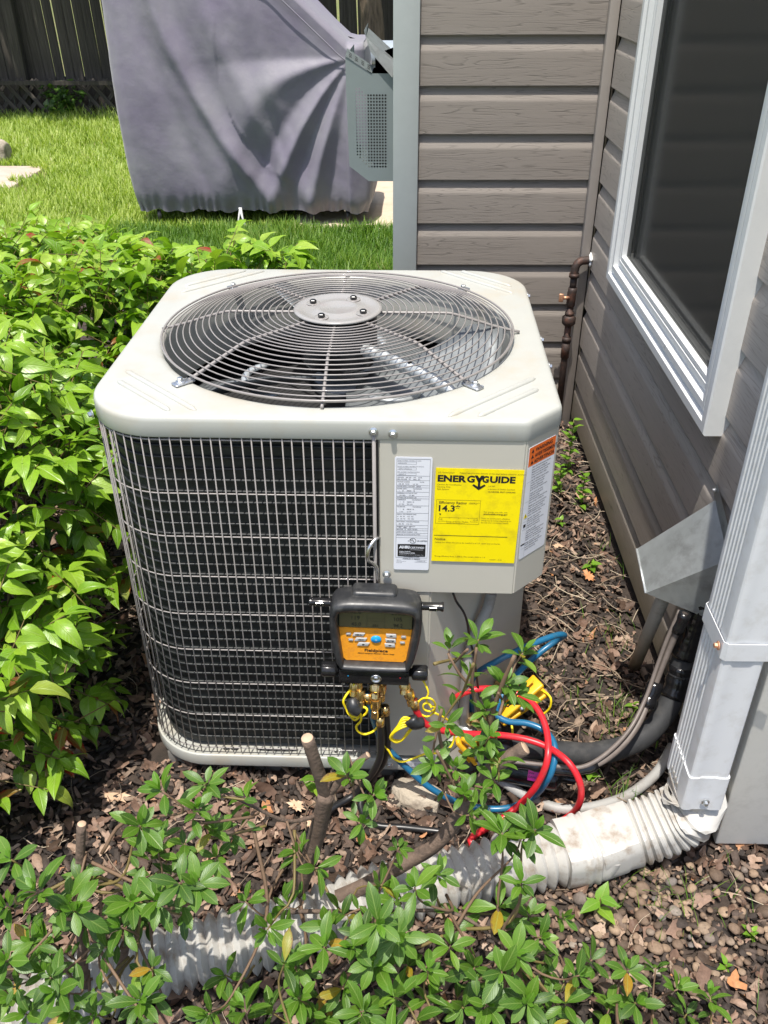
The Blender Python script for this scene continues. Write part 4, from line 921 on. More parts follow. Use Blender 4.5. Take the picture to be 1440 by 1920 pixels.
svp = ptub('service_panel', [(.4585, .0035), (.543, .0035), (.727, .199), (.7335, .226), (.7335, .30), (.70, .30), (.70, .235), (.53, .03), (.4585, .03)], .0445, .4425, 'paint2')
A('seam', box('seam', .4565, .4578, -.001, .02, .05, .73), 'inner')
# service valves on the angled face
for (px, py, z, s) in ((.628, .078, .075, 1), (.690, .150, .10, 1.3)):
    d = Vector((.73, -.68, 0))
    v_ = A('service_valve', lathe('service_valve', [(0, 0), (.013*s, 0), (.013*s, .012), (.009*s, .014), (.009*s, .03), (.012*s, .031), (.012*s, .045), (0, .046)], 8, False), 'brass', ac, aim((px, py, z), d))
    wput('valve_port', lathe('valve_port', [(0, 0), (.006, 0), (.006, .02), (.0075, .021), (.0075, .03), (0, .031)], 8, False), 'brass', v_, aim((px+.03, py-.028, z+.003), (0, 0, 1)))
    wput('valve_base', lathe('valve_base', [(0, 0), (.017*s, 0), (.017*s, .010), (0, .010)], 16), 'galv', v_, aim((px-.002, py+.002, z-.03), (0, 0, 1)))
# ---- stickers
YF = -.0006
def FM(x, z, rot=0, y=YF): return Matrix.Translation((x, y, z)) @ Matrix.Rotation(rot, 4, 'Y') @ Matrix.Rotation(R(90), 4, 'X')
def card(name, w, h, m, parent, mtx, r=.003, t=.0004):
    pts = []
    for cx, cy, a0 in ((w-r, -h+r, -90), (w-r, -r, 0), (r, -r, 90), (r, -h+r, 180)):
        for i in range(4): a = R(a0+30*i); pts.append((cx+r*math.cos(a), cy+r*math.sin(a)))
    return wput(name, prism(name, pts, 0, t), m, parent, mtx)
def ltext(s, x, y, size, m, parent, base, bold=0, sx=1, align='LEFT', lift=.0006, shear=0):
    c = text('lettering', s, size, m, parent, Matrix(), bold, sx, align, 0, shear)
    c.matrix_basis = base @ Matrix.Translation((x, y, lift)); return c
def lrect(x0, y0, x1, y1, m, parent, base, lift=.0006, name='printed_rule'):
    o = put(name, mkmesh(name, [(x0, y0, 0), (x1, y0, 0), (x1, y1, 0), (x0, y1, 0)], [(0, 1, 2, 3)]), m, parent, base @ Matrix.Translation((0, 0, lift))); return o
# energy card
e_m = FM(.5455, .6855, R(.9))
ec = card('energy_card', .1345, .1745, 'yellow', ac, e_m, .0006, .0004)
I4 = Matrix()
kx = .1345/1.55  # card width is 155 picture units
def ex_(u): return u*.1345/155
def T(s, u, v, size, bold=0, sx=1, m='ink_brown', shear=0): return ltext(s, u*.1345/158, -v*.1745/176, size, m, ec, I4, bold, sx, shear=shear)
T('U.S. Government', 4, 9, .0036); T('Federal law prohibits removal of this label before consumer purchase.', 43, 9, .0036, sx=1.0)
def TF(s, u0, u1, v0, v1, bold, m='ink'):
    o_ = ltext(s, 0, 0, .02, m, ec, I4, bold); xs = [v.co.x for v in o_.data.vertices]; ys = [v.co.y for v in o_.data.vertices]
    ax_, bx_, ay_, by_ = min(xs), max(xs), min(ys), max(ys); X0_, X1_, Y0_, Y1_ = u0*.1345/158, u1*.1345/158, -v1*.1745/176, -v0*.1745/176
    for v in o_.data.vertices: v.co.x = X0_+(v.co.x-ax_)/(bx_-ax_)*(X1_-X0_); v.co.y = Y0_+(v.co.y-ay_)/(by_-ay_)*(Y1_-Y0_)
    o_.name = 'lettering'; return o_
TF('ENER', 4.2, 56.0, 12.3, 24.4, .0009); TF('G', 56.8, 71.0, 12.0, 24.6, .0009); TF('G', 84.2, 96.2, 12.0, 24.4, .0009); TF('UIDE', 98, 144, 12.0, 24.2, .0009)
# the Y whose stem becomes an arrow
def poly(pts, m, parent, lift=.0007, name='emblem'):
    return put(name, mkmesh(name, [(u*.1345/158, -v*.1745/176, 0) for u, v in pts], [tuple(range(len(pts)))]), m, parent, Matrix.Translation((0, 0, lift)))
for q in ([(70, 11.5), (75.5, 11.5), (81.3, 19.5), (79.2, 23), (77, 23)], [(87.5, 11.5), (82, 11.5), (77.2, 19), (77.2, 23), (81.3, 23)], [(77, 22), (81.4, 22), (81.4, 34), (77, 34)], [(67, 29.5), (69.5, 27), (79.2, 32.6), (79.2, 37.8)], [(91.4, 29.5), (88.9, 27), (79.2, 32.6), (79.2, 37.8)]): poly(q, 'ink', ec)
T('Central Air Conditioner', 4, 30.5, .0038); T('Cooling Only', 4, 34.8, .0038); T('Split System', 4, 39, .0038)
T('14CRP', 96, 31.5, .0036); T('a division of Daikin Comfort', 96, 36.6, .0036); T('14-3 MODEL SPLIT COOLING', 96, 41.5, .0033, .0001)
for r_ in ((4, 57, 85, 57.5), (4, 101.5, 85, 102), (4, 57, 4.5, 102), (84.5, 57, 85, 102)): lrect(r_[0]*.00085, -r_[1]*.00099, r_[2]*.00085, -r_[3]*.00099, 'ink_brown', ec, I4)
T('Efficiency Rating', 9, 64.5, .0066, .00012); T('(SEER2)**', 63, 64, .0042, 0, 1, 'ink_brown', .2)
TF('14.3*', 9, 48, 66.5, 79, .0005)
poly([(10, 83), (14, 83), (12, 86.5)], 'ink', ec)
lrect(.0095, -.0896, .0690, -.0892, 'ink_brown', ec, I4)
for u in (.0095, .0245, .0395, .0545, .0685): lrect(u, -.0906, u+.0006, -.0880 if u > .06 or u < .01 else -.0890, 'ink_brown', ec, I4, .0008)
T('13.8', 8.5, 95, .004); T('21.8', 74, 95, .004); T('Least Efficient', 8.5, 98, .0023); T('Most Efficient', 68, 98, .0023); T('Range of Similar Models', 24, 99, .0036); T('*Seasonal Energy Efficiency Ratio 2', 24, 101.3, .0021)
T('For energy cost info, visit', 92, 79, .0036); T('productinfo.energy.gov', 92, 83, .0040, .00012)
T('*Your air conditioner\'s efficiency', 88, 91, .0034); T('rating may be better depending on', 88, 95, .0034); T('the coil your contractor installs.', 88, 99, .0034)
lrect(.0022, -.1242, .1190, -.1232, 'ink', ec, I4)
T('Notice', 4, 134, .0062, .00012); T('Federal law allows this unit to be installed in all U.S. states and territories.', 5, 139.5, .0035)
T('*Energy Efficiency Ratio 2 (EER2): This model\'s EER2 is 11.4', 5, 167, .0034); T('1260059-1  (5/22)', 110, 171, .0028)
# rating plate
pl = card('rating_label', .0575, .2115, 'white', ac, FM(.4828, .7040, R(.4)), .003, .0004)
PX = .0575/64; PY = .2115/212
def PT(s, u, v, size=.0026, bold=0, sx=1, m='ink_grey'): return ltext(s, u*PX, -v*PY, size, m, pl, I4, bold, sx)
def PR(u0, v0, u1, v1, m='ink_grey'): lrect(u0*PX, -v0*PY, u1*PX, -v1*PY, m, pl, I4)
PR(3.5, 3.5, 60.5, 4.1); PR(3.5, 3.5, 4.0, 188); PR(60, 3.5, 60.5, 188); PR(3.5, 187.5, 60.5, 188)
rows = [33, 41, 50, 54, 62, 70, 74, 87, 101, 115, 124, 130, 134, 139, 144, 148]
for v in rows: PR(3.5, v, 60.5, v+.45)
for v0 in (8.5, 18.5, 28): PR(5, v0, 37, v0+.35); PR(5, v0+4, 37, v0+4.35); PR(36.6, v0, 37, v0+4.3)
PT('SERIAL NUMBER / NUMERO DE SERIE', 5, 7.5, .0022); PT('MODEL NUMBER / NUMERO DE MODELE', 5, 17.5, .0022); PT('MFR. NUMBER / NUMERO MODELE', 5, 27.2, .0022)
PT('2405033570', 6, 12, .0026); PT('14SPLIT-MODEL36', 6, 22, .0026); PT('14SERIES-3', 6, 31.5, .0026)
tx = ['VOLTAGE     208 / 230     1 PH      60 HZ', 'MIN. VOLTAGE    197       MAX.   253', 'FACTORY CHARGE                          R-410A', '   5.88  LBS    94 OZ         2.67  KG', 'POWER SUPPLY / VOLTAGE    208/230', 'POWER SUPPLY               VOLTS/PH/HZ', '     1      60        208/230    HZ', 'PERMISSIBLE VOLTAGE AT UNIT', '      253  MAX         197  MIN', 'SUITABLE FOR OUTDOOR USE', 'COMPRESSOR                VOLTS/PH/HZ', '       1      60       208/230   60', '    16.7  RLA       82.0  LRA', 'FAN MOTOR                   VOLTS/PH/HZ', '       1      60       208/230   60', '     1.1 FLA         1/6  HP', 'DESIGN / TEST PRESSURE GAGE', 'HI    450   PSI      3103   KPA', 'LO    250   PSI      1724   KPA', 'MAX DESIGN / WORKING PRESSURE', '     450   PSI       3103  KPA', 'MINIMUM CIRCUIT AMPACITY', '     22.0      AMPS       35', 'MAX FUSE    35    HACR TYPE BKR', 'SHORT CIRCUIT CURRENT   5 KA', 'MADE FOR OUTDOOR INSTALLATION']
vv = [37, 40.2, 45, 48.8, 53, 57.5, 61, 65.5, 69.2, 73.3, 77.5, 81.5, 85.5, 90.5, 95, 99.5, 104.5, 108.8, 113, 118.5, 122.8, 127.5, 129.5, 133.2, 138, 143]
for s, v in zip(tx, vv): PT(s, 5, v, .00265, .00004, .82)
PT('c', 25, 155.5, .004, .0001); 
oo = put('emblem', mkmesh('emblem', [(34*PX+r_*math.cos(a), -154*PY+r_*math.sin(a)*1.0, 0) for r_ in (.0052, .0045) for a in [2*math.pi*i/24 for i in range(24)]], [(i, (i+1) % 24, 24+(i+1) % 24, 24+i) for i in range(24)]), 'ink', pl, Matrix.Translation((0, 0, .0007)))
PT('U', 29.8, 154.5, .0052, .0002, .9, 'ink'); PT('L', 34, 156.5, .0052, .0002, .9, 'ink'); PT('US LISTED', 41, 155.5, .0037, .0001)
bw, bh = 50*PX, 24*PY
bpts = []
for i in range(13): t = i/12; bpts.append((7*PX+bw*t, -161*PY+.0004*math.sin(math.pi*t)))
for i in range(13): t = 1-i/12; bpts.append((7*PX+bw*t, -161*PY-bh-.0004*math.sin(math.pi*t)))
bpts = [(x-(.0012 if x < 8*PX and (-161*PY-bh*.8) < y < -161*PY-bh*.2 else 0), y) for x, y in bpts]
put('certification_mark', mkmesh('certification_mark', [(x, y, 0) for x, y in bpts], [tuple(range(26))]), 'ink', pl, Matrix.Translation((0, 0, .0007)))
ltext('AHRI', 10*PX, -169*PY, .0072, 'white', pl, I4, .0004, 1.02, lift=.0010); ltext('CERTIFIED', 29*PX, -169*PY, .0050, 'white', pl, I4, .0001, 1, lift=.0010); ltext('www.ahridirectory.org', 29*PX, -172*PY, .0022, 'white', pl, I4, lift=.0010)
ltext('Unitary Small AC', 10*PX, -176*PY, .0026, 'white', pl, I4, .00008, lift=.0010); ltext('AHRI Standard 210/240', 10*PX, -179*PY, .0026, 'white', pl, I4, .00008, lift=.0010); ltext('Certification applies only when the complete system is listed', 10*PX, -182.3*PY, .0016, 'white', pl, I4, lift=.0010)
PT('ENGINEERED IN USA', 18, 186.6, .0027, .0001); PT('ASSEMBLED IN MEXICO', 16, 191, .0027, .0001); PT('MFR. CO.', 5, 193.5, .002); PT('1001 Factory Road', 5, 196, .002); PT('Made 2024', 5, 198.5, .002); PR(38, 191.5, 60.5, 191.9); PR(38, 196, 60.5, 196.4); PT('0150M02105', 42, 195.2, .0026)
# warning label on the chamfer
ca = math.sqrt(.5)
cdir = Vector((.055, .0553, 0)).normalized(); cn = Vector((cdir.y, -cdir.x, 0))
def CM(s, z, lift=.0002):
    o_ = Vector((.6805, .0012, 0))+cdir*s+cn*lift; m_ = Matrix(((cdir.x, 0, cn.x, o_.x), (cdir.y, 0, cn.y, o_.y), (0, 1, 0, z), (0, 0, 0, 1))); return m_
wl = wput('warning_label', card('x', .066, .207, 'white', ac, Matrix(), .003).data, None, ac, CM(.006, .718)); bpy.data.objects.remove([o for o in ac.children if o.name == 'x'][0])
lrect(.0008, -.034, .0652, -.0008, 'orange_band', wl, I4, .0005, 'warning_band')
for i, s in enumerate(('WARNING', 'AVERTISSEMENT', 'ADVERTENCIA')):
    ltext(s, .016-.001*i, -.011-.0098*i, .0085, 'ink', wl, I4, .0002, .88 if i else 1, lift=.0008)
    put('alert_triangle', mkmesh('alert_triangle', [(.006, -.011-.0098*i, 0), (.0125, -.011-.0098*i, 0), (.00925, -.0045-.0098*i, 0)], [(0, 1, 2)]), 'ink', wl, Matrix.Translation((0, 0, .0008)))
lines_ = ['HIGH VOLTAGE! Disconnect all power', 'before servicing or installing unit.', 'Multiple power sources may be present.', 'Failure to do so may cause property', 'damage, personal injury or death.', 'HAUTE TENSION! Couper toutes les', 'sources d\'alimentation avant la', 'reparation. Il peut y avoir plus', 'd\'une source d\'alimentation.', 'ALTO VOLTAJE! Desconecte toda la', 'energia antes de dar servicio.', 'Puede haber varias fuentes de', 'corriente en la unidad.']
for i in range(34):
    ltext(lines_[i % 13], .0125, -.0395-.0044*i-(.0015*(i//5)), .0037, 'ink_grey', wl, I4, .00006, .74 if i < 33 else .6, lift=.0006)
for v in (.062, .098, .135, .150, .187): lrect(.001, -v, .0115, -v-.0003, 'ink_grey', wl, I4)
lrect(.0115, -.036, .0118, -.205, 'ink_grey', wl, I4)
put('alert_triangle', mkmesh('alert_triangle', [(.0015, -.128, 0), (.0108, -.128, 0), (.006, -.119, 0)], [(0, 1, 2)]), 'yellow', wl, Matrix.Translation((0, 0, .0007)))
ltext('!', .0050, -.127, .008, 'ink', wl, I4, .0003, lift=.001); lrect(.003, -.146, .009, -.140, 'ink', wl, I4); lrect(.001, -.1805, .011, -.178, 'ink', wl, I4)
# small tag on the base pan
tg = card('base_tag', .052, .014, 'white', ac, FM(.493, .038, 0, -.0036), .001, .0003)
lrect(.003, -.012, .012, -.003, 'ink_grey', tg, I4)
for i in range(3): ltext('ASSEMBLY TAG 0150-2', .015, -.005-.003*i, .0026, 'ink_grey', tg, I4)
# ---------------------------------------------------------------- digital manifold gauge
MO = Vector((.4525, -.020, .392)); TILT = R(1.6)
mg = thing('manifold_gauge', 'black rubber booted digital manifold gauge with an orange keypad hanging on the wire guard', 'pressure gauge', tuple(MO))
MT0 = Matrix.Rotation(TILT, 4, 'Y') @ Matrix.Rotation(R(-5), 4, 'X')
MT = MT0 @ Matrix.Diagonal((1, 1, .86, 1))
def MG(name, me, m, mtx=Matrix(), parent=mg):
    return put(name, me, m, parent, (MT @ mtx) if parent is mg else mtx)
def ol(pts, n=8): return [(p.x, p.y) for p in spline([(x, z, 0) for x, z in pts], .006, True)]
OUT = [(-.058, .083), (-.02, .086), (.02, .086), (.058, .083), (.073, .068), (.0765, .02), (.070, -.040), (.060, -.074), (.045, -.081), (0, -.082), (-.045, -.081), (-.060, -.074), (-.070, -.040), (-.0765, .02), (-.073, .068)]
INN = [(-.052, .055), (-.02, .058), (.02, .058), (.052, .055), (.0605, .049), (.0615, .02), (.056, -.030), (.052, -.062), (.047, -.066), (0, -.067), (-.047, -.066), (-.052, -.062), (-.056, -.030), (-.0615, .02), (-.0605, .049)]
def ring3(pts, s, y, dz=0): return [(x*s, y, z*s+dz) for x, z in pts]
def blend(t): return [(a[0]*(1-t)+b[0]*t, a[1]*(1-t)+b[1]*t) for a, b in zip(OUT, INN)]
def sm(pts): return [(p.x, p.y) for p in [q for q in spline_fixed(pts)]]
def spline_fixed(pts, k=5):
    P = [Vector((x, z, 0)) for x, z in pts]; n = len(P); out = []
    for i in range(n):
        p0, p1, p2, p3 = P[i-1], P[i], P[(i+1) % n], P[(i+2) % n]
        for j in range(k):
            t = j/k; out.append(.5*((2*p1)+(p2-p0)*t+(2*p0-5*p1+4*p2-p3)*t*t+(3*p1-p0-3*p2+p3)*t**3))
    return out
rings = [ring3(sm(OUT), .90, .004), ring3(sm(OUT), .985, .000), ring3(sm(OUT), 1, -.006), ring3(sm(OUT), 1, -.028), ring3(sm(OUT), .992, -.034)]
for t, y in ((.12, -.0405), (.35, -.0455), (.6, -.0455), (.85, -.041), (.97, -.036), (1.0, -.028)): rings.append([(x, y-(.005 if z > .05 else .003*max(0, z)/.05), z) for x, z in sm(blend(t))])
rings.append(ring3(sm(INN), 1, -.024))
MG('boot', shell('boot', rings, True, 60), 'rubber')
MG('boot_back_bulge', bm_mesh('boot_back_bulge', box_bm(-.040, .034, -.030, .006, .074, .0935, .008, 4), True), 'rubber')
FY = -.0275
def face(name, pts, m, y, parent=mg): return MG(name, mkmesh(name, [(x, y, z) for x, z in pts], [tuple(range(len(pts)))]), m, Matrix(), parent)
MG('screen', bm_mesh('screen', box_bm(-.0605, .0605, FY-.0005, -.020, .012, .057, .0008, 1)), 'lcd')
kp = MG('keypad', mkmesh('keypad', [(x, y, z) for y in (FY-.001, -.02) for x, z in ((-.0606, .0115), (.0606, .0115), (.0525, -.060), (.0480, -.0655), (-.0480, -.0655), (-.0525, -.060))], [(5, 4, 3, 2, 1, 0), (6, 7, 8, 9, 10, 11)]+[(i, (i+1) % 6, 6+(i+1) % 6, 6+i) for i in range(6)]), 'orange')
def FT(x, z, y): return MT @ Matrix.Translation((x, y, z)) @ Matrix.Rotation(R(90), 4, 'X')
def mtext(s, x, z, size, m, y=FY-.0014, bold=0, sx=1, align='CENTER', shear=0): return text('lettering', s, size, m, mg, FT(x, z, y), bold, sx, align, 0, shear)
for s, x, z, sz in (('132.6', -.036, .0445, .0135), ('293.8', .037, .0445, .0135), ('119', -.034, .0305, .0125), ('105', .036, .0305, .0125), ('45.0', -.032, .0165, .0115), ('94.2', .037, .0165, .0115), ('031', .0, .0150, .0085)):
    mtext(s, x, z, sz, 'lcdink', FY-.0009, .0001, .82)
for q in ((-.0145, .028, .0145, .0283), (-.0145, .0345, .0145, .0348), (-.0145, .0145, -.0142, .050), (.0145, .0145, .0148, .050)):
    face('printed_rule', [(q[0], q[1]), (q[2], q[1]), (q[2], q[3]), (q[0], q[3])], 'lcdink', FY-.0008)
def key(cx, cz, w, h, sk, m='key', nm='button'):
    me = bm_mesh(nm, box_bm(-w/2, w/2, -.0022, 0, -h/2, h/2, .0009, 2), True)
    for v in me.vertices: v.co.x += -sk*v.co.z
    return MG(nm, me, m, Matrix.Translation((cx, FY-.001, cz)))
for (cx, cz, s) in ((-.0275, .0005-.003, 'MENU'), (-.0240, -.0140, 'VIEW'), (-.0195, -.0250, 'SB')):
    key(cx, cz, .0185, .0082, -.42 if s != 'x' else 0); mtext(s, cx, cz-.0016, .0042, 'ink', FY-.0034, .0002)
for (cx, cz, s) in ((.0265, -.0025, '^'), (.0258, -.0140, 'ENTER'), (.0248, -.0250, 'v')):
    key(cx, cz, .0172, .0086, .12)
    if s == 'ENTER': mtext(s, cx, cz-.0015, .0040, 'ink', FY-.0034, .0002)
    else:
        d_ = 1 if s == '^' else -1; face('arrow_mark', [(cx-.0032, cz-.0012*d_), (cx+.0032, cz-.0012*d_), (cx, cz+.0018*d_)][::d_], 'ink', FY-.0034)
for (cx, cz, s) in ((-.0445, -.0020, 'Zero'), (-.0405, -.0155, 'Deg'), (.0470, -.0040, 'Light'), (.0455, -.0175, 'Save')):
    MG('round_button', bm_mesh('round_button', box_bm(-.0042, .0042, -.002, 0, -.0024, .0024, .0019, 3), True), 'key', Matrix.Translation((cx, FY-.001, cz))); mtext(s, cx, cz-.0062, .0028, 'ink', FY-.0014)
MG('power_button', lathe('power_button', [(0, 0), (.0088, 0), (.0088, .0016), (.0078, .0028), (0, .0032)], 28), 'blue_key', Matrix.Translation((.0015, FY-.001, -.0125)) @ Matrix.Rotation(R(90), 4, 'X') @ Matrix.Diagonal((1, .92, 1, 1)))
MG('power_mark', mkmesh('power_mark', [(.0017*math.cos(a)*q, 0, .0017*math.sin(a)*q) for q in (1, .72) for a in [R(125+290*i/10) for i in range(11)]], [(i, i+1, 12+i, 11+i) for i in range(10)]), 'white', Matrix.Translation((.0015, FY-.0046, -.0125)))
MG('power_mark', mkmesh('power_mark', [(-.0002, 0, .0004), (.0002, 0, .0004), (.0002, 0, .0022), (-.0002, 0, .0022)], [(0, 1, 2, 3)]), 'white', Matrix.Translation((.0015, FY-.0046, -.0125)))
mtext('Fieldpiece', .002, -.0430, .0094, 'ink', FY-.0014, .00022, 1.05); mtext('SMAN3 Refrigerant Manifold + Micron Gauge', .002, -.0485, .0036, 'ink', FY-.0014, .00008, .92)
# carrying arms
for s in (-1, 1):
    a_ = MG('side_arm', tube('side_arm', [(0, 0, 0), (.002*s, 0, 0), (.030*s, 0, 0), (.0345*s, 0, 0), (.036*s, 0, 0)], [.0085, .0078, .0078, .0092, .0085], 12), 'plastic_black', Matrix.Translation((.0745*s, -.018, .060)))
    MG('arm_clip', bm_mesh('arm_clip', box_bm(-.0065, .0065, -.0012, .0002, -.004, .004, .0004, 1)), 'chrome', Matrix.Translation((.093*s, -.0262, .060)))
    MG('arm_clip', bm_mesh('arm_clip', box_bm(-.0055, .0055, -.0006, 0, -.003, .003)), 'plastic_black', Matrix.Translation((.093*s, -.0276, .060)))
# valve block, knobs, sight glass
blk = MG('valve_block', bm_mesh('valve_block', box_bm(-.0595, .0595, -.040, -.006, -.113, -.0815, .0018, 2), True), 'plastic_black')
autosmooth(blk.data, 40)
for s in (-1, 1):
    kn = lathe('knob', [(0, 0), (.008, 0), (.008, .004), (.0125, .005), (.0145, .008), (.0150, .028), (.0135, .031), (0, .032)], 40)
    for v in kn.vertices:
        r_ = math.hypot(v.co.x, v.co.y); a = math.atan2(v.co.y, v.co.x)
        if r_ > .012: q = 1-.07*(math.cos(a*7)**8 < .2 and 0 or math.cos(a*7)**8); v.co.x *= q; v.co.y *= q
    MG('knob', kn, 'plastic_black', Matrix.Translation((.0595*s, -.022, -.0955)) @ Matrix.Rotation(R(90*s), 4, 'Y'))
MG('sight_glass', lathe('sight_glass', [(0, 0), (.0092, 0), (.0092, .003), (.0075, .004), (.0066, .001), (.004, .0008), (.0035, .003), (0, .003)], 32), 'chrome', Matrix.Translation((.0035, -.040, -.0965)) @ Matrix.Rotation(R(90), 4, 'X'))
face('low_side_mark', [(-.045, -.092), (-.0425, -.092), (-.04375, -.0955)], 'blue_key', -.0412); face('high_side_mark', [(.043, -.092), (.0455, -.092), (.04425, -.0955)], 'red', -.0412)
def fitting(x, y, z0, ln, dirn=(0, 0, -1), s=1, nm='brass_fitting'):
    k = [(0, 0), (.0058*s, 0), (.0058*s, ln*.22), (.0045*s, ln*.24), (.0045*s, ln*.30)]
    k += [(.0088*s, ln*.31), (.0092*s, ln*.36), (.0092*s, ln*.60), (.0088*s, ln*.64), (.0056*s, ln*.66), (.0056*s, ln*.72), (.0070*s, ln*.74), (.0070*s, ln), (0, ln)]
    f = lathe(nm, k, 32)
    for v in f.vertices:
        r_ = math.hypot(v.co.x, v.co.y)
        if r_ > .0086*s: a = math.atan2(v.co.y, v.co.x); v.co.x *= 1-.05*(math.sin(a*14) > 0); v.co.y *= 1-.05*(math.sin(a*14) > 0)
    autosmooth(f, 30)
    return put(nm, f, 'brass', mg, MT0 @ aim((x, y, z0+.0145), dirn))
fitting(-.032, -.020, -.113, .034, (-.10, -.35, -1)); fitting(-.0255, -.026, -.119, .048, (.10, -.2, -1))
fitting(.002, -.022, -.113, .034, (0, -.6, -1), 1.05); fitting(.0035, -.036, -.128, .056, (0, -.05, -1), 1.0); fitting(.013, -.018, -.113, .050, (0, 0, -1), .95)
fitting(.052, -.020, -.111, .028, (.0, -.45, -1)); fitting(.056, -.026, -.118, .042, (.25, -.2, -1))
hk = [(.0005, .010, .083), (-.001, .008, .110), (-.003, .006, .128), (-.010, .003, .138), (-.0155, -.004, .147), (-.0165, -.008, .162), (-.0125, -.006, .180), (-.003, .004, .190), (.006, .016, .187), (.011, .024, .176)]
MG('hook', tube('hook', spline(hk, .003), .0032, 10), 'chrome')

# ---------------------------------------------------------------- hoses, cords, probes
def single(name, me, m, label, cat, group=None, parent=None):
    o = put(name, me, m, parent); o['label'] = label; o['category'] = cat
    if group: o['group'] = group
    return o
single('refrigerant_hose', tube('refrigerant_hose', spline(BLUE_HOSE, .008), .0061, 12), 'blue', 'blue refrigerant hose looping from the gauge along the ground to the service valve', 'hose', 'refrigerant hoses')
rh = single('refrigerant_hose', tube('refrigerant_hose', spline(RED_HOSE, .008), .0062, 12), 'red', 'red refrigerant hose in two wide loops beside the downspout drain tube', 'hose', 'refrigerant hoses')
single('refrigerant_hose', tube('refrigerant_hose', spline(BLACK_HOSE, .008), .0066, 12), 'black_hose', 'black vacuum hose hanging from the middle front fitting of the gauge', 'hose', 'refrigerant hoses')
single('refrigerant_hose', tube('refrigerant_hose', spline(BLACK_HOSE2, .008), .0064, 12), 'black_hose', 'second black hose hanging close behind the front black hose', 'hose', 'refrigerant hoses')
for o_ in [o for o in col.objects if o.name.startswith('refrigerant_hose')]:   # crimped end collars
    P_ = {'blue': BLUE_HOSE, 'red_': RED_HOSE}.get(o_.data.materials[0].name[:4], BLACK_HOSE2 if 'second' in o_['label'] else BLACK_HOSE); q_ = spline(P_, .008)
    put('crimp_collar', tube('crimp_collar', q_[:3], .0078, 12), 'brass', o_)
yc = thing('probe_cord', 'yellow probe cord knotted under the left side of the gauge', 'cord', YCORD1[0], 'yellow probe cords')
wput('cord', tube('cord', spline(YCORD1, .003), .0021, 8), 'yellowcord', yc)
wput('strap', tube('strap', spline([(.412, -.064, .262), (.416, -.075, .250), (.425, -.078, .242)], .003), [.0095, .0105, .012, .0125, .013, .012, .011, .0105, .0095, .009, .009, .009, .009][:len(spline([(.412, -.064, .262), (.416, -.075, .250), (.425, -.078, .242)], .003))], 12), 'rubber', yc)
yc2 = thing('probe_cord', 'yellow probe cord folded in a bundle below the right side of the gauge', 'cord', YCORD4[0], 'yellow probe cords')
wput('cord', tube('cord', spline(YCORD4, .004), .0021, 8), 'yellowcord', yc2); wput('cord', tube('cord', spline(YCORD2, .004), .0021, 8), 'yellowcord', yc2); wput('cord', tube('cord', spline(YCORD3, .003), .0018, 8), 'yellowcord', yc2)
sp3 = spline([(.512, -.074, .226), (.520, -.076, .216), (.532, -.070, .212)], .004)
wput('strap', tube('strap', sp3, [.012]*len(sp3), 12, sect=lambda a, i: .75+.35*abs(math.cos(a))), 'rubber', yc2)
yc3 = thing('probe_cord', 'short yellow cord arching between the two amber pipe clamps', 'cord', YCORD5[0], 'yellow probe cords')
wput('cord', tube('cord', spline(YCORD5, .004), .0022, 8), 'yellowcord', yc3); wput('cord', tube('cord', spline(YCORD6, .004), .0022, 8), 'yellowcord', yc3)
def clamp(a, b, w, label):
    a = Vector(a); b = Vector(b); d = (b-a); L_ = d.length; t = thing('pipe_clamp', label, 'pipe clamp', tuple(a), 'amber pipe clamp probes')
    up_ = Vector((0, 0, 1)); x = d.normalized(); y = up_.cross(x).normalized(); z = x.cross(y)
    m_ = Matrix(((x.x, y.x, z.x, 0), (x.y, y.y, z.y, 0), (x.z, y.z, z.z, 0), (0, 0, 0, 1)))
    for s in (-1, 1):
        me = bm_mesh('jaw', box_bm(0, L_, -w/2, w/2, -.005, .005, .003, 2), True)
        for v in me.vertices:
            v.co.z += s*(.007+.010*(v.co.x/L_)); v.co.y *= 1-.25*(1-v.co.x/L_)
        put('jaw', me, 'clamp', t, m_)
        put('grip_rib', bm_mesh('grip_rib', box_bm(L_*.35, L_*.92, -w*.12, w*.12, -.002, .002, .0015, 1)), 'clamp', t, m_ @ Matrix.Translation((0, 0, s*(.019 if True else 0))) @ Matrix.Rotation(-s*.14, 4, 'Y'))
    put('hinge', tube('hinge', [(L_*.45, -w/2, 0), (L_*.45, w/2, 0)], .005, 10), 'chrome', t, m_); return t
clamp(CLAMP1[0], CLAMP1[1], .034, 'amber yellow pipe clamp resting behind the azalea tip right of the unit')
clamp(CLAMP2[0], (CLAMP2[1][0]+.01, CLAMP2[1][1], CLAMP2[1][2]), .022, 'small amber pipe clamp at the foot of the service panel')
# conduit with ribs
cs = spline(CONDUIT, .0035)
single('whip_conduit', tube('whip_conduit', cs, [.0098+(.0006 if i % 2 else 0) for i in range(len(cs))], 12), 'conduit', 'grey ribbed electrical conduit running down from the electrical box and along the ground', 'conduit')
single('thermostat_wire', tube('thermostat_wire', spline(TSTAT, .006), .0023, 6), 'black_hose', 'thin black control wire coming out below the electrical box', 'wire')
ss = spline(SUCTION, .008)
sl_ = thing('suction_line', 'thick black foam insulated refrigerant pipe curving from the wall hood to the unit', 'insulated pipe', SUCTION[0])
wput('foam_sleeve', tube('foam_sleeve', ss, [.0215+.0008*math.sin(i*.7) for i in range(len(ss))], 18), 'foam', sl_)
def tape_band(path, i0, i1, r, nm='tape'):
    seg = path[i0:i1]; return wput(nm, tube(nm, seg, [r*(1+.07*math.sin(j*1.9)) for j in range(len(seg))], 16), 'tape', sl_)
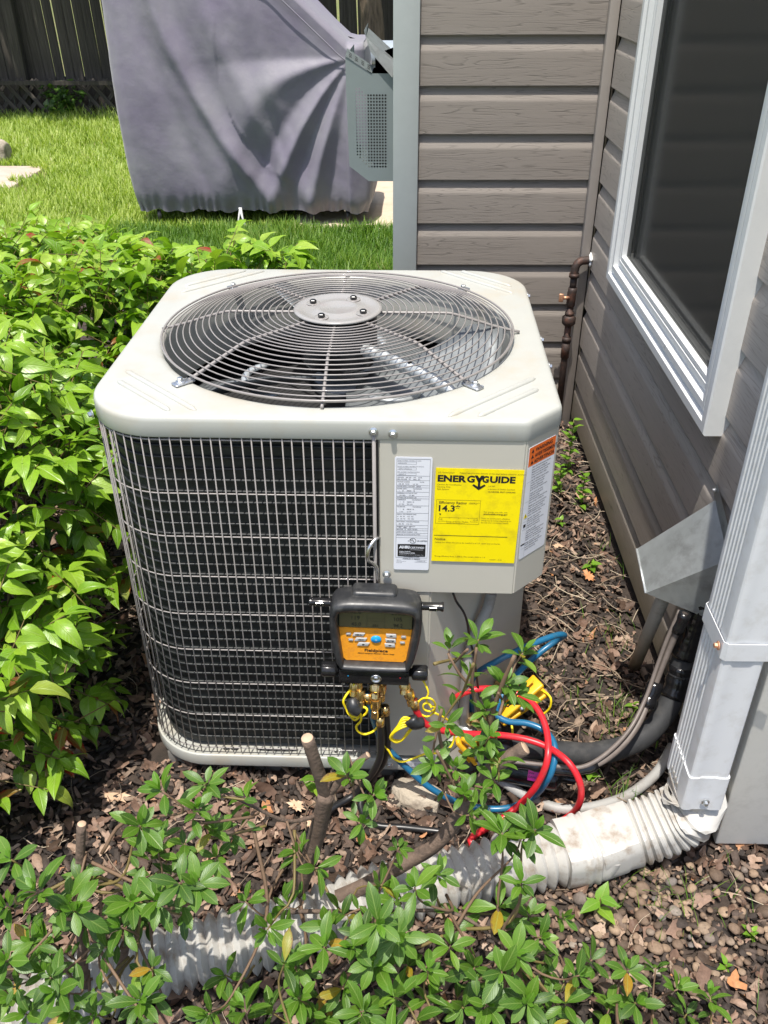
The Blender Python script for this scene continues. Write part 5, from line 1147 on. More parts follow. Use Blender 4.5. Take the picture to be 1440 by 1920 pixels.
n_ = len(ss); tape_band(ss, int(n_*.66), int(n_*.78), .0235); tape_band(ss, int(n_*.80), n_, .0245); tape_band(ss, 0, int(n_*.10), .0235)
lq = spline(LIQUID, .008)
ll = thing('liquid_line', 'thin brown weathered pipe and cable taped alongside the thick black pipe', 'pipe', LIQUID[0])
wput('pipe', tube('pipe', lq, .0062, 10), 'copperwire', ll); wput('cable', tube('cable', spline(WIRE, .008), .0042, 8), 'copperwire', ll)
nl = len(lq)
for f0, f1, r_ in ((.0, .36, .0105), (.62, .74, .0150), (.92, 1., .011)):
    seg = lq[int(nl*f0):int(nl*f1)]
    if len(seg) > 2: wput('tape', tube('tape', seg, [r_*(1+.10*math.sin(j*1.7)) for j in range(len(seg))], 12), 'tape', ll)
# filter drier
da, db = Vector(DRIER[0]), Vector(DRIER[1]); dd = (db-da)
fd = thing('filter_drier', 'black filter drier canister with a pink sticker lying under the hoses', 'filter drier', tuple(da))
Ld = dd.length
wput('canister', autosmooth(lathe('canister', [(0, -.02), (.008, -.02), (.010, -.006), (.022, 0), (.0265, .008), (.0270, Ld-.008), (.022, Ld), (.010, Ld+.006), (.008, Ld+.03), (0, Ld+.03)], 32), 60), 'tape', fd, aim(da, dd))
ax = dd.normalized(); toC = (CAM-da); toC = (toC-ax*toC.dot(ax)).normalized(); upv = (Vector((0, 0, 1))-ax*ax.z).normalized()
a0 = math.atan2(ax.cross(upv).dot(toC), upv.dot(toC)); side = ax.cross(upv)
V = []; 
for k in range(7):
    a = a0+(-.50+k*1.0/6)*1.0+.05
    for t in (Ld*.60, Ld*.60+.021): V.append(da+ax*t+(upv*math.cos(a)+side*math.sin(a))*.0279)
stk = wput('sticker', mkmesh('sticker', V, [(2*i, 2*i+1, 2*i+3, 2*i+2) for i in range(6)], True), 'pink', fd)
aa = a0+.05
for j, (s_, sz) in enumerate((('DANGER', .0055), ('STAY', .0045), ('SAFE', .0045))):
    q = a0+.05+(-.30+.26*j)*(1 if side.z < 0 else -1)
    nn = upv*math.cos(q)+side*math.sin(q); o_ = da+ax*(Ld*.60+.001)+nn*.0283; yv = nn.cross(ax)
    text('lettering', s_, sz, 'ink', fd, Matrix.Translation(-da) @ Matrix(((ax.x, yv.x, nn.x, o_.x), (ax.y, yv.y, nn.y, o_.y), (ax.z, yv.z, nn.z, o_.z), (0, 0, 0, 1))))
# tan pvc pipe against the wall
o = single('drain_pipe', tube('drain_pipe', [PVC[1], tuple(Vector(PVC[1]).lerp(Vector(PVC[0]), .5)), PVC[0]], .0135, 20), 'pvc', 'tan plastic pipe slanting from the ground up under the metal hood', 'pipe')
# sheet metal hood over the line set
hd = thing('line_hood', 'galvanised sheet metal hood on the siding where the pipes enter the wall', 'metal hood', tuple(WP(0, -1.4, .40)))
hA, hB, hC, hD = WP(.0, -1.362, .500), WP(-.122, -1.334, .366), WP(-.122, -1.432, .334), WP(.0, -1.470, .440)
hE, hF = WP(.0, -1.470, .300), WP(.0, -1.362, .330)
def plate(name, pts, th, m, parent):
    bm = bmesh.new(); vs = [bm.verts.new(p) for p in pts]; bm.faces.new(vs); bmesh.ops.solidify(bm, geom=bm.faces[:], thickness=th); return wput(name, bm_mesh(name, bm), m, parent)
plate('roof', [hA, hB, hC, hD], .0016, 'galv', hd); plate('near_side', [hC, hE, hD], .0016, 'galv', hd); plate('far_side', [hB, hA, hF], .0016, 'galv', hd)
plate('flange', [WP(-.004, -1.350, .498), WP(-.004, -1.350, .528), WP(-.004, -1.485, .475), WP(-.004, -1.485, .440)], .0012, 'galv', hd)
wput('hem', tube('hem', [hB, hC], .0022, 8), 'galv', hd)
plate('wall_hole', [WP(-.0015, -1.375, .31), WP(-.0015, -1.375, .45), WP(-.0015, -1.465, .42), WP(-.0015, -1.465, .30)], .001, 'inner', hd)

for q in (WP(-.006, -1.356, .514), WP(-.006, -1.478, .463)): wput('screw', SC, None, hd, Matrix.Translation(q) @ Matrix.Rotation(R(-90), 4, 'Y') @ Matrix.Scale(.8, 4))
# ---------------------------------------------------------------- downspout and drain
from mathutils import noise as mnz2
ds = thing('downspout', 'white fluted aluminium downspout strapped to the house corner', 'downspout', tuple(WP(-.07, -1.706, 0)))
def dsect(grow=0):
    x0, x1, y0, y1 = -.104-grow, -.040+grow, -1.756-grow, -1.660+grow; P = []
    def rc(cx, cy, a0):
        for i in range(4): a = R(a0+30*i); P.append((cx+.006*math.cos(a), cy+.006*math.sin(a)))
    rc(x1-.006, y1-.006, 0); rc(x0+.006, y1-.006, 90)
    for k in range(5):
        c = y1-.017-k*.0115
        for d_, e in ((.0035, 0), (.0018, .0026), (-.0018, .0026), (-.0035, 0)): P.append((x0+e, c+d_))
    rc(x0+.006, y0+.006, 180)
    for k, (d_, e) in enumerate(((.014, 0), (.019, .0018), (.044, .0018), (.049, 0))): P.append((x0+d_, y0+e))
    rc(x1-.006, y0+.006, 270); return P
def dsp(z0, z1, grow, m='white_alu', nm='pipe'):
    P = dsect(grow); n = len(P)
    V = [(WP(x, y, z)) for z in (z0, z1) for x, y in P]
    return wput(nm, autosmooth(mkmesh(nm, V, [(i, (i+1) % n, n+(i+1) % n, n+i) for i in range(n)]+[tuple(range(n, 2*n))]), 25), m, ds)
dsp(.165, 2.5, 0); dsp(.128, .205, .0022, nm='elbow_collar')
# strap
def strap(z, h, g):
    P = [(-.038, -1.658), (-.104, -1.658), (-.104, -1.758), (-.0, -1.758)]
    pts = [(-.002, -1.64), (-.036, -1.640), (-.0405, -1.6565), (-.100, -1.6565), (-.1070, -1.662), (-.1070, -1.752), (-.101, -1.7585), (-.03, -1.7585), (-.002, -1.764)]
    V = []
    for dz in (0, h):
        for i, (x, y) in enumerate(pts): V.append(WP(x, y, z+dz-(0.0)))
    n = len(pts); bm = bmesh.new(); me = mkmesh('strap', V, [(i, i+1, n+i+1, n+i) for i in range(n-1)]); bm.from_mesh(me)
    bmesh.ops.solidify(bm, geom=bm.faces[:], thickness=.0012)
    return wput('strap', autosmooth(bm_mesh('strap', bm), 30), 'white_alu', ds)
strap(.462, .032, 0)
wput('screw', SC, None, ds, Matrix.Translation(WP(-.1085, -1.742, .478)) @ Matrix.Rotation(R(-90), 4, 'Y')).material_slots[0].link = 'OBJECT'
s_ = [c for c in ds.children if c.name.startswith('screw')][0]; s_.material_slots[0].material = M['copper']
wput('screw', SC, None, ds, Matrix.Translation(WP(-.07, -1.7595, .150)) @ Matrix.Rotation(R(90), 4, 'X'))
def sweep(name, pts, dims, side0, n=28, p=5):
    """pts; dims(i)->(half width along side, half height)"""
    P = [Vector(q) for q in pts]; V = []; S = Vector(side0); k = len(P)
    for i in range(k):
        T_ = (P[min(k-1, i+1)]-P[max(0, i-1)]).normalized()
        if abs(T_.z) < .92:
            S2 = Vector((T_.y, -T_.x, 0)).normalized()
            if S2.dot(S) < 0: S2 = -S2
            S = (S*.6+S2*.4)
        S = (S-T_*S.dot(T_)).normalized(); U = T_.cross(S)
        hw, hh = dims(i)
        for j in range(n):
            a = 2*math.pi*j/n; c, s = math.cos(a), math.sin(a); r_ = 1/((abs(c)/hw)**p+(abs(s)/hh)**p)**(1/p); V.append(P[i]+(S*c+U*s)*r_)
    F = [(i*n+j, i*n+(j+1) % n, (i+1)*n+(j+1) % n, (i+1)*n+j) for i in range(k-1) for j in range(n)]
    F += [tuple(reversed(range(n))), tuple(range((k-1)*n, k*n))]
    return autosmooth(mkmesh(name, V, F), 35)
E0 = [WP(-.072, -1.708, .150), WP(-.072, -1.708, .118), WP(-.076, -1.712, .082), WP(-.092, -1.718, .050)]
EL = [tuple(q) for q in E0[:2]]+[tuple(q) for q in ELBOW[:5]]
el = spline(EL, .0045); ne = len(el)
def edims(i):
    t = i/ne; cr = (1 if (i % 3 == 0) else 0) if .05 < t < .72 else 0
    return ((.0515-.0055*cr+(.002 if t > .8 else 0))*min(1, .88+t*.6), .034+.006*min(1, t*1.6)-.0052*cr+(.002 if t > .8 else 0))
eo = wput('elbow', sweep('elbow', el, edims, EY), 'white_drain', ds)
dt_ = thing('drain_tube', 'muddy white corrugated flexible drain tube lying across the front of the bed', 'drain tube', (.80, -.15, 0))
fl = spline([tuple(Vector(ELBOW[4]).lerp(Vector(ELBOW[3]), .12)), FLEX[0], FLEX[1]], .004)
wput('adapter', sweep('adapter', fl, lambda i: ((.0565 if i in (4, 5, 8, 9) else .0535), (.0435 if i in (4, 5, 8, 9) else .0405)), EY), 'white_drain', dt_)
f2 = [tuple(Vector(FLEX[1]).lerp(Vector(FLEX[0]), .08))]+[tuple(q) for q in FLEX[2:]]
raw = spline(f2, .004); f2s = [raw[0]]; acc_ = 0
for a_, b_ in zip(raw[:-1], raw[1:]):                       # even steps along the tube
    d_ = (b_-a_).length; u_ = 0
    while acc_+d_-u_ >= .0050:
        u_ += .0050-acc_; acc_ = 0; f2s.append(a_.lerp(b_, min(1, u_/max(d_, 1e-9))))
    acc_ += d_-u_
def fdims(i):
    k = (0, .6, 1, .6)[i % 4]; w_ = 1+.04*math.sin(i*.13)
    return ((.0400+.0120*k)*w_, (.0350+.0112*k)*w_)
bel = sweep('bellows', f2s, fdims, EY, 30, 2.7)
for v in bel.vertices:
    q = mnz2.noise(v.co*16)*.004; v.co += Vector((q, q*.5, q))
fo = wput('bellows', bel, 'white_drain', dt_)

# ---------------------------------------------------------------- gas pipe in the corner
gp = thing('gas_pipe', 'rusty iron pipe with an elbow and brass shut off valve in the wall corner', 'gas pipe', tuple(WP(-.05, -.06, .25)))
def gput(name, pts, r, m='rust', n=14): return wput(name, tube(name, [WP(*p) for p in pts], r, n), m, gp)
ELP = [(.010, -.045, .543), (-.014, -.046, .543), (-.034, -.050, .541), (-.046, -.054, .530), (-.050, -.056, .512), (-.050, -.057, .502)]
es = spline(ELP, .004); gput('elbow', es, [.0125]*len(es))
gput('elbow', [(-.050, -.057, .506), (-.050, -.057, .494)], .0155)
gput('pipe', [(-.050, -.057, .50), (-.050, -.058, .45)], .0105)
gput('valve_body', [(-.050, -.058, .462), (-.050, -.058, .450), (-.051, -.058, .446), (-.051, -.058, .405), (-.051, -.058, .400)], [.0135, .0140, .0145, .0140, .012], 'rust', 8)
gput('valve_lever', [(-.060, -.066, .432), (-.078, -.074, .434)], .005, 'copper')
wput('valve_lever', box('valve_lever', -.010, .004, -.003, .003, -.013, .013, .002), 'copper', gp, Matrix.Translation(WP(-.083, -.076, .435)))
gput('pipe', [(-.051, -.058, .405), (-.051, -.058, .20), (-.051, -.058, .02)], .0105)
gput('union_nut', [(-.051, -.058, .372), (-.051, -.058, .366), (-.051, -.058, .346), (-.051, -.058, .340)], [.016, .0215, .0215, .017], 'rust', 6)
gput('union_nut', [(-.051, -.058, .384), (-.051, -.058, .372)], .0145, 'rust', 8)
gput('collar', [(-.051, -.058, .300), (-.051, -.058, .284)], .0145)
gput('tee', [(-.051, -.058, .284), (-.051, -.058, .23)], .0135)
ck = bmesh.new(); bmesh.ops.create_icosphere(ck, subdivisions=3, radius=1)
for v in ck.verts: v.co = Vector((v.co.x*.006, v.co.y*.016*(1+.3*math.sin(v.co.z*7)), v.co.z*.019*(1+.25*math.sin(v.co.y*9))))
wput('caulk', bm_mesh('caulk', ck, True), 'caulk', gp, Matrix.Translation(WP(-.004, -.047, .545)))

# ---------------------------------------------------------------- vent box on the side wall
vb = thing('vent_cover_box', 'grey sheet metal box with a perforated side fixed beyond the grey corner post', 'metal box', (.43, 1.75, .73))
X0, X1, Zb, Zt, YV = .292, .436, .735, 1.085, 1.72
hx0, hx1 = .318, .414; nxh, nzh = 11, 26; sx_, sz_ = (hx1-hx0)/nxh, .0088; hz1 = 1.003
bmv = bmesh.new(); cache = {}
def vv_(x, z):
    k = (round(x, 5), round(z, 5))
    if k not in cache: cache[k] = bmv.verts.new((x, YV, z))
    return cache[k]
def cell(x, z, hole):
    x1_, z1_ = x+sx_, z+sz_; cs_ = [(x, z), (x+sx_/2, z), (x1_, z), (x1_, z+sz_/2), (x1_, z1_), (x+sx_/2, z1_), (x, z1_), (x, z+sz_/2)]
    cx, cz = x+sx_/2, z+sz_/2
    if not hole: bmv.faces.new([vv_(*c) for c in cs_]); return
    inn = [bmv.verts.new((cx+.0031*math.cos(R(225+45*i)), YV, cz+.0031*math.sin(R(225+45*i)))) for i in range(8)]
    for i in range(8): j = (i+1) % 8; bmv.faces.new((vv_(*cs_[i]), vv_(*cs_[j]), inn[j], inn[i]))
for r_ in range(nzh):
    for c in range(nxh):
        z = hz1-(r_+1)*sz_; hole = True
        if r_ < 2 and c > 1+r_: hole = False
        if r_ > nzh-5 and c < (r_-(nzh-5))*1.0: hole = False
        cell(hx0+c*sx_, z, hole)
hz0 = hz1-nzh*sz_
for q in (((X0, hz1), (hx0, hz1), (hx0, hz0), (X0+.004, .780)), ((hx1, hz0), (hx1, hz1), (X1, hz1), (X1, hz0)), ((X0-.0, Zt), (X0, hz1), (hx0, hz1), (hx1, hz1), (X1, hz1), (X1, Zt-.045), (X0+.075, Zt-.045)), ((hx0, hz0), (hx1, hz0), (X1, hz0), (X1, Zb), (X0+.064, Zb), (X0+.004, .780))):
    bmv.faces.new([bmv.verts.new((x, YV, z)) for x, z in q])
for f_ in bmv.faces:
    f_.normal_update()
    if f_.normal.y > 0: f_.normal_flip()
pm_ = bpy.data.meshes.new('perforated_panel'); bmv.to_mesh(pm_); bmv.free()
wput('perforated_panel', pm_, 'grillside', vb)
def fl_(name, pts, m='grillside', th=.0015): return plate(name, [Vector(p) for p in pts], th, m, vb)
fl_('outer_side', [(X0, YV, Zt), (X0, YV+.40, Zt), (X0+.004, YV+.40, .78), (X0+.004, YV, .78)])
fl_('bottom', [(X0+.064, YV, Zb), (X1, YV, Zb), (X1, YV+.40, Zb), (X0+.064, YV+.40, Zb)])
fl_('lower_bevel', [(X0+.004, YV, .78), (X0+.064, YV, Zb), (X0+.064, YV+.40, Zb), (X0+.004, YV+.40, .78)])
# sloping slotted flange on top
tf = fl_('top_flange', [(X0, YV-.002, Zt+.001), (X0+.078, YV-.002, Zt-.044), (X0+.082, YV+.03, Zt-.030), (X0+.004, YV+.035, Zt+.018)])
for k in range(4):
    for j in range(3):
        p0 = Vector((X0+.010+k*.018, YV+.006+j*.007, 0)); z_ = Zt+.0025-(p0.x-X0)*.577+(p0.y-YV)*.47
        wput('slot', mkmesh('slot', [(p0.x, p0.y, z_+.001), (p0.x+.008, p0.y, z_-.0036), (p0.x+.008, p0.y+.003, z_-.0022), (p0.x, p0.y+.003, z_+.0024)], [(0, 1, 2, 3)]), 'inner', vb)
dfl = fl_('deflector', [(.352, YV+.02, 1.132), (.366, YV-.01, 1.098), (.430, YV-.01, 1.030), (.442, YV+.02, 1.062)], 'galv'); fl_('deflector', [(.352, YV+.02, 1.132), (.442, YV+.02, 1.062), (.442, YV+.16, 1.075), (.352, YV+.16, 1.148)], 'galv')
fl_('deflector', [(.352, YV+.02, 1.132), (.346, YV+.03, 1.150), (.352, YV+.16, 1.162), (.352, YV+.16, 1.148)], 'galv')
fl_('inner_baffle', [(X0+.085, YV+.06, Zt-.05), (X1, YV+.06, Zt-.05), (X1, YV+.06, Zt+.02), (X0+.085, YV+.06, Zt+.0)], 'caster')
fl_('inner_baffle', [(.345, YV+.20, Zb+.02), (X1, YV+.20, Zb+.02), (X1, YV+.20, Zt-.05), (.345, YV+.20, Zt-.05)], 'caster')
# bin beyond
tb = thing('storage_bin', 'pale blue grey plastic bin lid seen above the metal box beyond the house corner', 'bin', (.36, 5.6, G))
wput('body', bm_mesh('body', box_bm(.14, .66, 5.42, 5.9, G, .70, .02, 3), True), 'binlid', tb); wput('lid', bm_mesh('lid', box_bm(.09, .70, 5.37, 5.95, .70, .80, .03, 4), True), 'binlid', tb); wput('handle', bm_mesh('handle', box_bm(.22, .50, 5.33, 5.38, .735, .765, .01, 2), True), 'binlid', tb)

# ---------------------------------------------------------------- covered grill
from mathutils import noise as mnz
gc = thing('grill_cover', 'faded violet grey fabric cover draped over a grill cart with a drawstring hem', 'grill cover', (-.45, 4.4, G))
CX0, CX1, CY0, CY1 = -1.150, .215, 4.10, 4.72
def per(n=260):
    P = []; r_ = .07
    segs = [((CX0+r_, CY0), (CX1-r_, CY0), 150), ((CX1-r_, CY0+r_), -90, 14), ((CX1, CY0+r_), (CX1, CY1-r_), 36), ((CX1-r_, CY1-r_), 0, 8), ((CX1-r_, CY1), (CX0+r_, CY1), 30), ((CX0+r_, CY1-r_), 90, 8), ((CX0, CY1-r_), (CX0, CY0+r_), 36), ((CX0+r_, CY0+r_), 180, 14)]
    for s in segs:
        if isinstance(s[1], tuple):
            for i in range(s[2]): t = i/s[2]; P.append((s[0][0]+(s[1][0]-s[0][0])*t, s[0][1]+(s[1][1]-s[0][1])*t, 0, 0))
        else:
            for i in range(s[2]): a = R(s[1]+90*i/s[2]); P.append((s[0][0]+r_*math.cos(a), s[0][1]+r_*math.sin(a), 0, 0))
    return P
PP = per(); npp = len(PP)
def ztop(x): return 1.285 if x < -.32 else max(.90, 1.285-(x+.32)*.88)
SX, SZ = .16, .86
def ridged(v): return 1-abs(v)
rows_ = 84; V = []
ccx, ccy = (CX0+CX1)/2, (CY0+CY1)/2
for k in range(rows_+1):
    t = k/rows_
    for (x, y, _, _) in PP:
        zt_ = ztop(x); zb_ = .050+.006*math.sin(x*23)+.006*math.sin(x*51+y*30)
        z = zb_+(zt_-zb_)*t
        nx_, ny_ = (x-ccx)/.7, (y-ccy)/.31
        nl_ = Vector((0, -1 if y < CY0+.08 else (1 if y > CY1-.08 else 0), 0))+Vector(((-1 if x < CX0+.03 else (1 if x > CX1-.03 else 0)), 0, 0))
        nl_ = nl_.normalized() if nl_.length else Vector((0, -1, 0))
        # fan of folds hanging from the corner of the side shelf
        dx_, dz_ = SX-x, SZ-z; rr_ = math.hypot(dx_, dz_); ph = math.atan2(dx_, max(1e-4, dz_))
        f = 0
        if dz_ > -.45:
            phb = ph+.55*rr_*math.exp(-((ph-.9)/.5)**2)          # folds sag as they leave the corner
            env = min(1, rr_*2.4)*max(0, min(1, (1.30-rr_)*2.2))*max(0, min(1, (dz_+.22)*4))
            for p0_, w0_, am in ((.08, .06, .020), (.27, .075, -.022), (.47, .075, .034), (.70, .09, -.026), (.92, .075, .026), (1.16, .10, -.024), (1.42, .085, .030), (1.62, .07, -.016)):
                f += am*math.exp(-((phb-p0_)/w0_)**2)*env*(1 if p0_ > .6 else min(1, rr_*2))*(.55 if rr_ > .75 and p0_ > .9 else 1)
        for x0_, sl, pw, w0_, am in ((-.93, .62, 1.5, .045, .030), (-.84, .66, 1.4, .06, -.014), (-1.05, .40, 1.2, .05, -.014), (-.70, .60, 1.2, .05, .013), (-.44, .34, 1.1, .05, .012)):
            xc = x0_+sl*(1-t)**pw; f += am*math.exp(-((x-xc)/w0_)**2)*min(1, t*5+.15)
        f += .020*mnz.noise(Vector((x*1.9+z*1.0, z*1.8-x*.7, y)))+.0045*mnz.noise(Vector((x*6+z*3, z*5, y*3+4)))+.0016*mnz.noise(Vector((x*20, z*16+x*9, y*9)))
        # gathered hem
        hem = math.exp(-(t/.05)**2); f += hem*.010*math.sin(x*105+3*math.sin(x*17)+y*80)-hem*.025
        f *= min(1, (1-t)*9+.25)
        infl = .02*math.sin(math.pi*min(1, t*1.1))+(.03*(1-t) if x > CX1-.1 else 0)
        lx = -.030*t if x < CX0+.1 else 0
        p = Vector((x+lx, y, z))+nl_*(f+infl); V.append(p)
n0 = len(V)
# top: shrink towards the ridge
tops = 9
for k in range(1, tops+1):
    t = k/tops
    for (x, y, _, _) in PP:
        q = 1-t; xx = ccx+(x-ccx)*(1-.02*t) if False else x; yy = ccy+(y-ccy)*q
        e = .028*(1-(1-min(1, t*5))**2)
        V.append(Vector((max(CX0+.02, min(CX1-.01, xx)), yy, ztop(xx)+e+.006*mnz.noise(Vector((xx*6, yy*7, 1))))))
F = [(i*npp+j, i*npp+(j+1) % npp, (i+1)*npp+(j+1) % npp, (i+1)*npp+j) for i in range(rows_+tops) for j in range(npp)]
wput('cloth', mkmesh('cloth', V, F, True), 'cover', gc)
# seam piping along the sloping shelf edge and front top
sm_ = [(x, CY0-.024, ztop(x)-.060) for x in [-.36+.055*i for i in range(11)]]
wput('seam', tube('seam', spline(sm_, .02), .0035, 6), 'cover', gc)
for (x, dx_) in ((-.53, -.012), (-.525, .02), (-.535, .035)):
    wput('drawstring', tube('drawstring', spline([(x, CY0+.0, .075), (x+dx_*.5, CY0-.03, .03), (x+dx_, CY0-.045, -.012), (x+dx_*1.4, CY0-.06, -.03)], .01), .0055, 6), 'string', gc)
ct_ = thing('grill_cart', 'dark legs and casters of the grill cart under the fabric cover', 'grill cart', (-.45, 4.4, G))
wput('shelf', box('shelf', CX0+.08, CX1-.08, CY0+.08, CY1-.08, .09, .12, .004), 'caster', ct_)
for x in (CX0+.12, -.12, CX1-.12):
    for y in (CY0+.06, CY1-.10):
        lg = wput('caster', lathe('caster', [(0, -.012), (.034, -.012), (.038, -.008), (.038, .008), (.034, .012), (0, .012)], 20), 'caster', ct_, aim((x, y, G+.052), (1, .3, 0)))
        wput('fork', box('fork', x-.018, x+.018, y-.012, y+.012, .045, .095, .003), 'zinc', lg)
wput('body', box('body', CX0+.10, CX1-.12, CY0+.10, CY1-.10, .125, .86, .01), 'caster', ct_)
# ---------------------------------------------------------------- leafy shrubs
def cam_px(p):
    d = p-CAM; z = d.dot(fw)
    return (z, d.dot(r2)/max(z, 1e-3), d.dot(u2)/max(z, 1e-3))
def inside_unit(p): return -.008 < p.x < .745 and -.01 < p.y < .73 and p.z < .775
def finish_shrub(t, base, leaves, tpls, meshes, m, nparts=300, nm='leaf'):
    """leaves: list of (template index, 4x4 numpy world, tone); the nearest facing ones become parts"""
    sc = []
    for i, (k, mt, tn) in enumerate(leaves):
        p = Vector(mt[:3, 3]); z, u, v = cam_px(p)
        s = np.linalg.norm(mt[:3, 1])*tpls[k][0][:, 1].max()
        vis = abs(u) < .46 and abs(v) < .60
        sc.append((s/max(z, .1)*(1 if vis else .01)*mt_w(mt, p, z), i))
    sc.sort(reverse=True); big = set(i for _, i in sc[:nparts])
    for i in big:
        k, mt, tn = leaves[i]; mm = Matrix([list(r_) for r_ in mt]); mm.translation -= Vector(base)
        put(nm, meshes[k], m, t, mm).color = (min(.998, tn), 0, 0, 1)
    rest = [leaves[i] for i in range(len(leaves)) if i not in big]
    if rest: stuff(put('foliage', batch('foliage', tpls, [(k, mt) for k, mt, tn in rest], [tn for _, _, tn in rest]), m, t, Matrix.Translation(-Vector(base))))
def mt_w(mt, p, z): return 1.0
# nandina hedge
ntp = [leaf_template(.062, .028, .22, .55, 'ovate', 6, 0, .03), leaf_template(.056, .030, .30, .9, 'ovate', 6, .25, .05), leaf_template(.048, .025, .18, .2, 'ovate', 6, -.3, .04), leaf_template(.072, .028, .35, 1.3, 'ovate', 6, .3, .06)]
nme = []
for k in range(4):
    V, F, UV = ntp[k]; me = mkmesh('nandina_leaf', V, F, True, UV, np.zeros(len(V))); me.materials.append(M['nandina']); nme.append(me)
MOUNDS = [((-.36, .02, .22), (.31, .34, .36), 0), ((-.38, .34, .42), (.35, .34, .34), 0), ((-.60, -.28, .15), (.3, .3, .3), 0),
          ((-.60, .80, .42), (.38, .36, .32), 1), ((-.28, 1.05, .42), (.30, .30, .30), 1),
          ((.02, 1.20, .43), (.28, .24, .27), 2), ((-.62, 1.45, .36), (.46, .36, .32), 2), ((-1.25, 1.2, .3), (.5, .5, .40), 2), ((-.15, 1.55, .26), (.34, .26, .26), 2)]
def nand_shrub(idx, label, nspray):
    mds = [m_ for m_ in MOUNDS if m_[2] == idx]; base = (mds[0][0][0], mds[0][0][1], G)
    t = thing('nandina_shrub', label, 'shrub', base, 'nandina shrubs left of the air conditioner')
    leaves = []; stems = []
    tot = sum(r_[0]*r_[1] for _, r_, _ in mds)
    for (c, r_, _) in mds:
        for _k in range(int(nspray*r_[0]*r_[1]/tot)):
            d = Vector((random.gauss(0, 1), random.gauss(0, 1), random.gauss(.25, .9))).normalized()
            if d.z < -.45: continue
            depth = 1-abs(random.gauss(0, .11))-(.22*random.random() if random.random() < .35 else 0)
            lump = 1+.24*mnz.noise(Vector((d.x*3+c[0]*5, d.y*3, d.z*3)))
            p = Vector((c[0]+d.x*r_[0]*depth*lump, c[1]+d.y*r_[1]*depth*lump, c[2]+d.z*r_[2]*depth*lump))
            if p.z < G+.03 or p.x > .27: continue
            if inside_unit(p+Vector((.035, -.03, 0))) or inside_unit(p+Vector((.03, .0, 0))): continue
            if any(((p.x-c2[0])/r2_[0])**2+((p.y-c2[1])/r2_[1])**2+((p.z-c2[2])/r2_[2])**2 < .5 for c2, r2_, _i in MOUNDS if (c2, r2_) != (c, r_)): continue
            nrm = Vector((d.x/r_[0], d.y/r_[1], d.z/r_[2])).normalized()
            out = (nrm*.7+Vector((random.gauss(0, .5), random.gauss(0, .5), random.gauss(.15, .35)))).normalized()
            tone0 = .05+.80*max(0, min(1, (depth-.62)/.38))*(.55+.45*max(0, d.z))  # light painted into leaf colour: outer top leaves brighter, inner ones darker
            n = random.choice((3, 3, 5, 5, 7)); sc_ = random.choice((.55, .8, .95, 1.05, 1.2))
            side = out.cross(Vector((0, 0, 1))); side = side.normalized() if side.length > .05 else Vector((1, 0, 0))
            upn = side.cross(out).normalized()
            if upn.z < 0: upn = -upn
            stems.append((p-out*.10, p))
            for q in range(n):
                if q == 0: dirv = out; pos = p
                else:
                    s = 1 if q % 2 else -1; k = (q+1)//2; pos = p-out*(.022*k-.006)
                    dirv = (out*.55+side*s*(.95)+upn*random.uniform(-.1, .25)).normalized()
                dirv = (dirv+Vector((0, 0, random.uniform(-.55, -.05)))).normalized()
                nn = (upn*1.0+Vector((random.gauss(0, .30), random.gauss(0, .30), .45+random.gauss(0, .2)))).normalized()
                if nn.z < 0: nn = -nn
                X_, D_, N_ = frame(dirv, nn)
                tip = pos+D_*.06*sc_
                if inside_unit(tip): continue
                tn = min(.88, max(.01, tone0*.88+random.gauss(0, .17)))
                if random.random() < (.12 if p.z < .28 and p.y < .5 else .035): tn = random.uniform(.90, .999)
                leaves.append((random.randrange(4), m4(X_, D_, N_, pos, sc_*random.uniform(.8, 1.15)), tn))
    me_v = []
    # the parts carry the painted light and dark tone in the object's colour; keep the odd red leaves in the joined foliage too
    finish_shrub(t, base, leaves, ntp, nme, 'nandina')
    V = []; F = []
    for a, b in stems:
        T_ = (b-a).normalized(); u = T_.orthogonal().normalized(); w = T_.cross(u); i0 = len(V)
        for p, rr in ((a, .0014), (b, .0009)):
            for j in range(4): V.append(p+(u*math.cos(j*1.571)+w*math.sin(j*1.571))*rr)
        for j in range(4): F.append((i0+j, i0+(j+1) % 4, i0+4+(j+1) % 4, i0+4+j))
    stuff(put('stems', mkmesh('stems', V, np.array(F)), 'twiggreen', t, Matrix.Translation(-Vector(base))))
    for k in range(16):
        c, r_, _ = random.choice(mds); a = random.uniform(0, 6.28); e = Vector((c[0]+math.cos(a)*r_[0]*.6, c[1]+math.sin(a)*r_[1]*.6, c[2]+r_[2]*random.uniform(0, .6)))
        if inside_unit(e): continue
        s0 = Vector((c[0]+math.cos(a)*r_[0]*.25, c[1]+math.sin(a)*r_[1]*.25, G-.02))
        wput('cane', tube('cane', spline([s0, s0.lerp(e, .5)+Vector((.02, 0, .04)), e], .04), .0042, 6), 'bark', t)
    return t
nand_shrub(0, 'bright green leafy shrub with reddened low leaves at the lower left beside the unit', 1650)
nand_shrub(1, 'green leafy shrub at the left edge level with the rear of the unit', 1150)
nand_shrub(2, 'rear leafy shrub spreading behind the unit towards the covered grill', 2100)

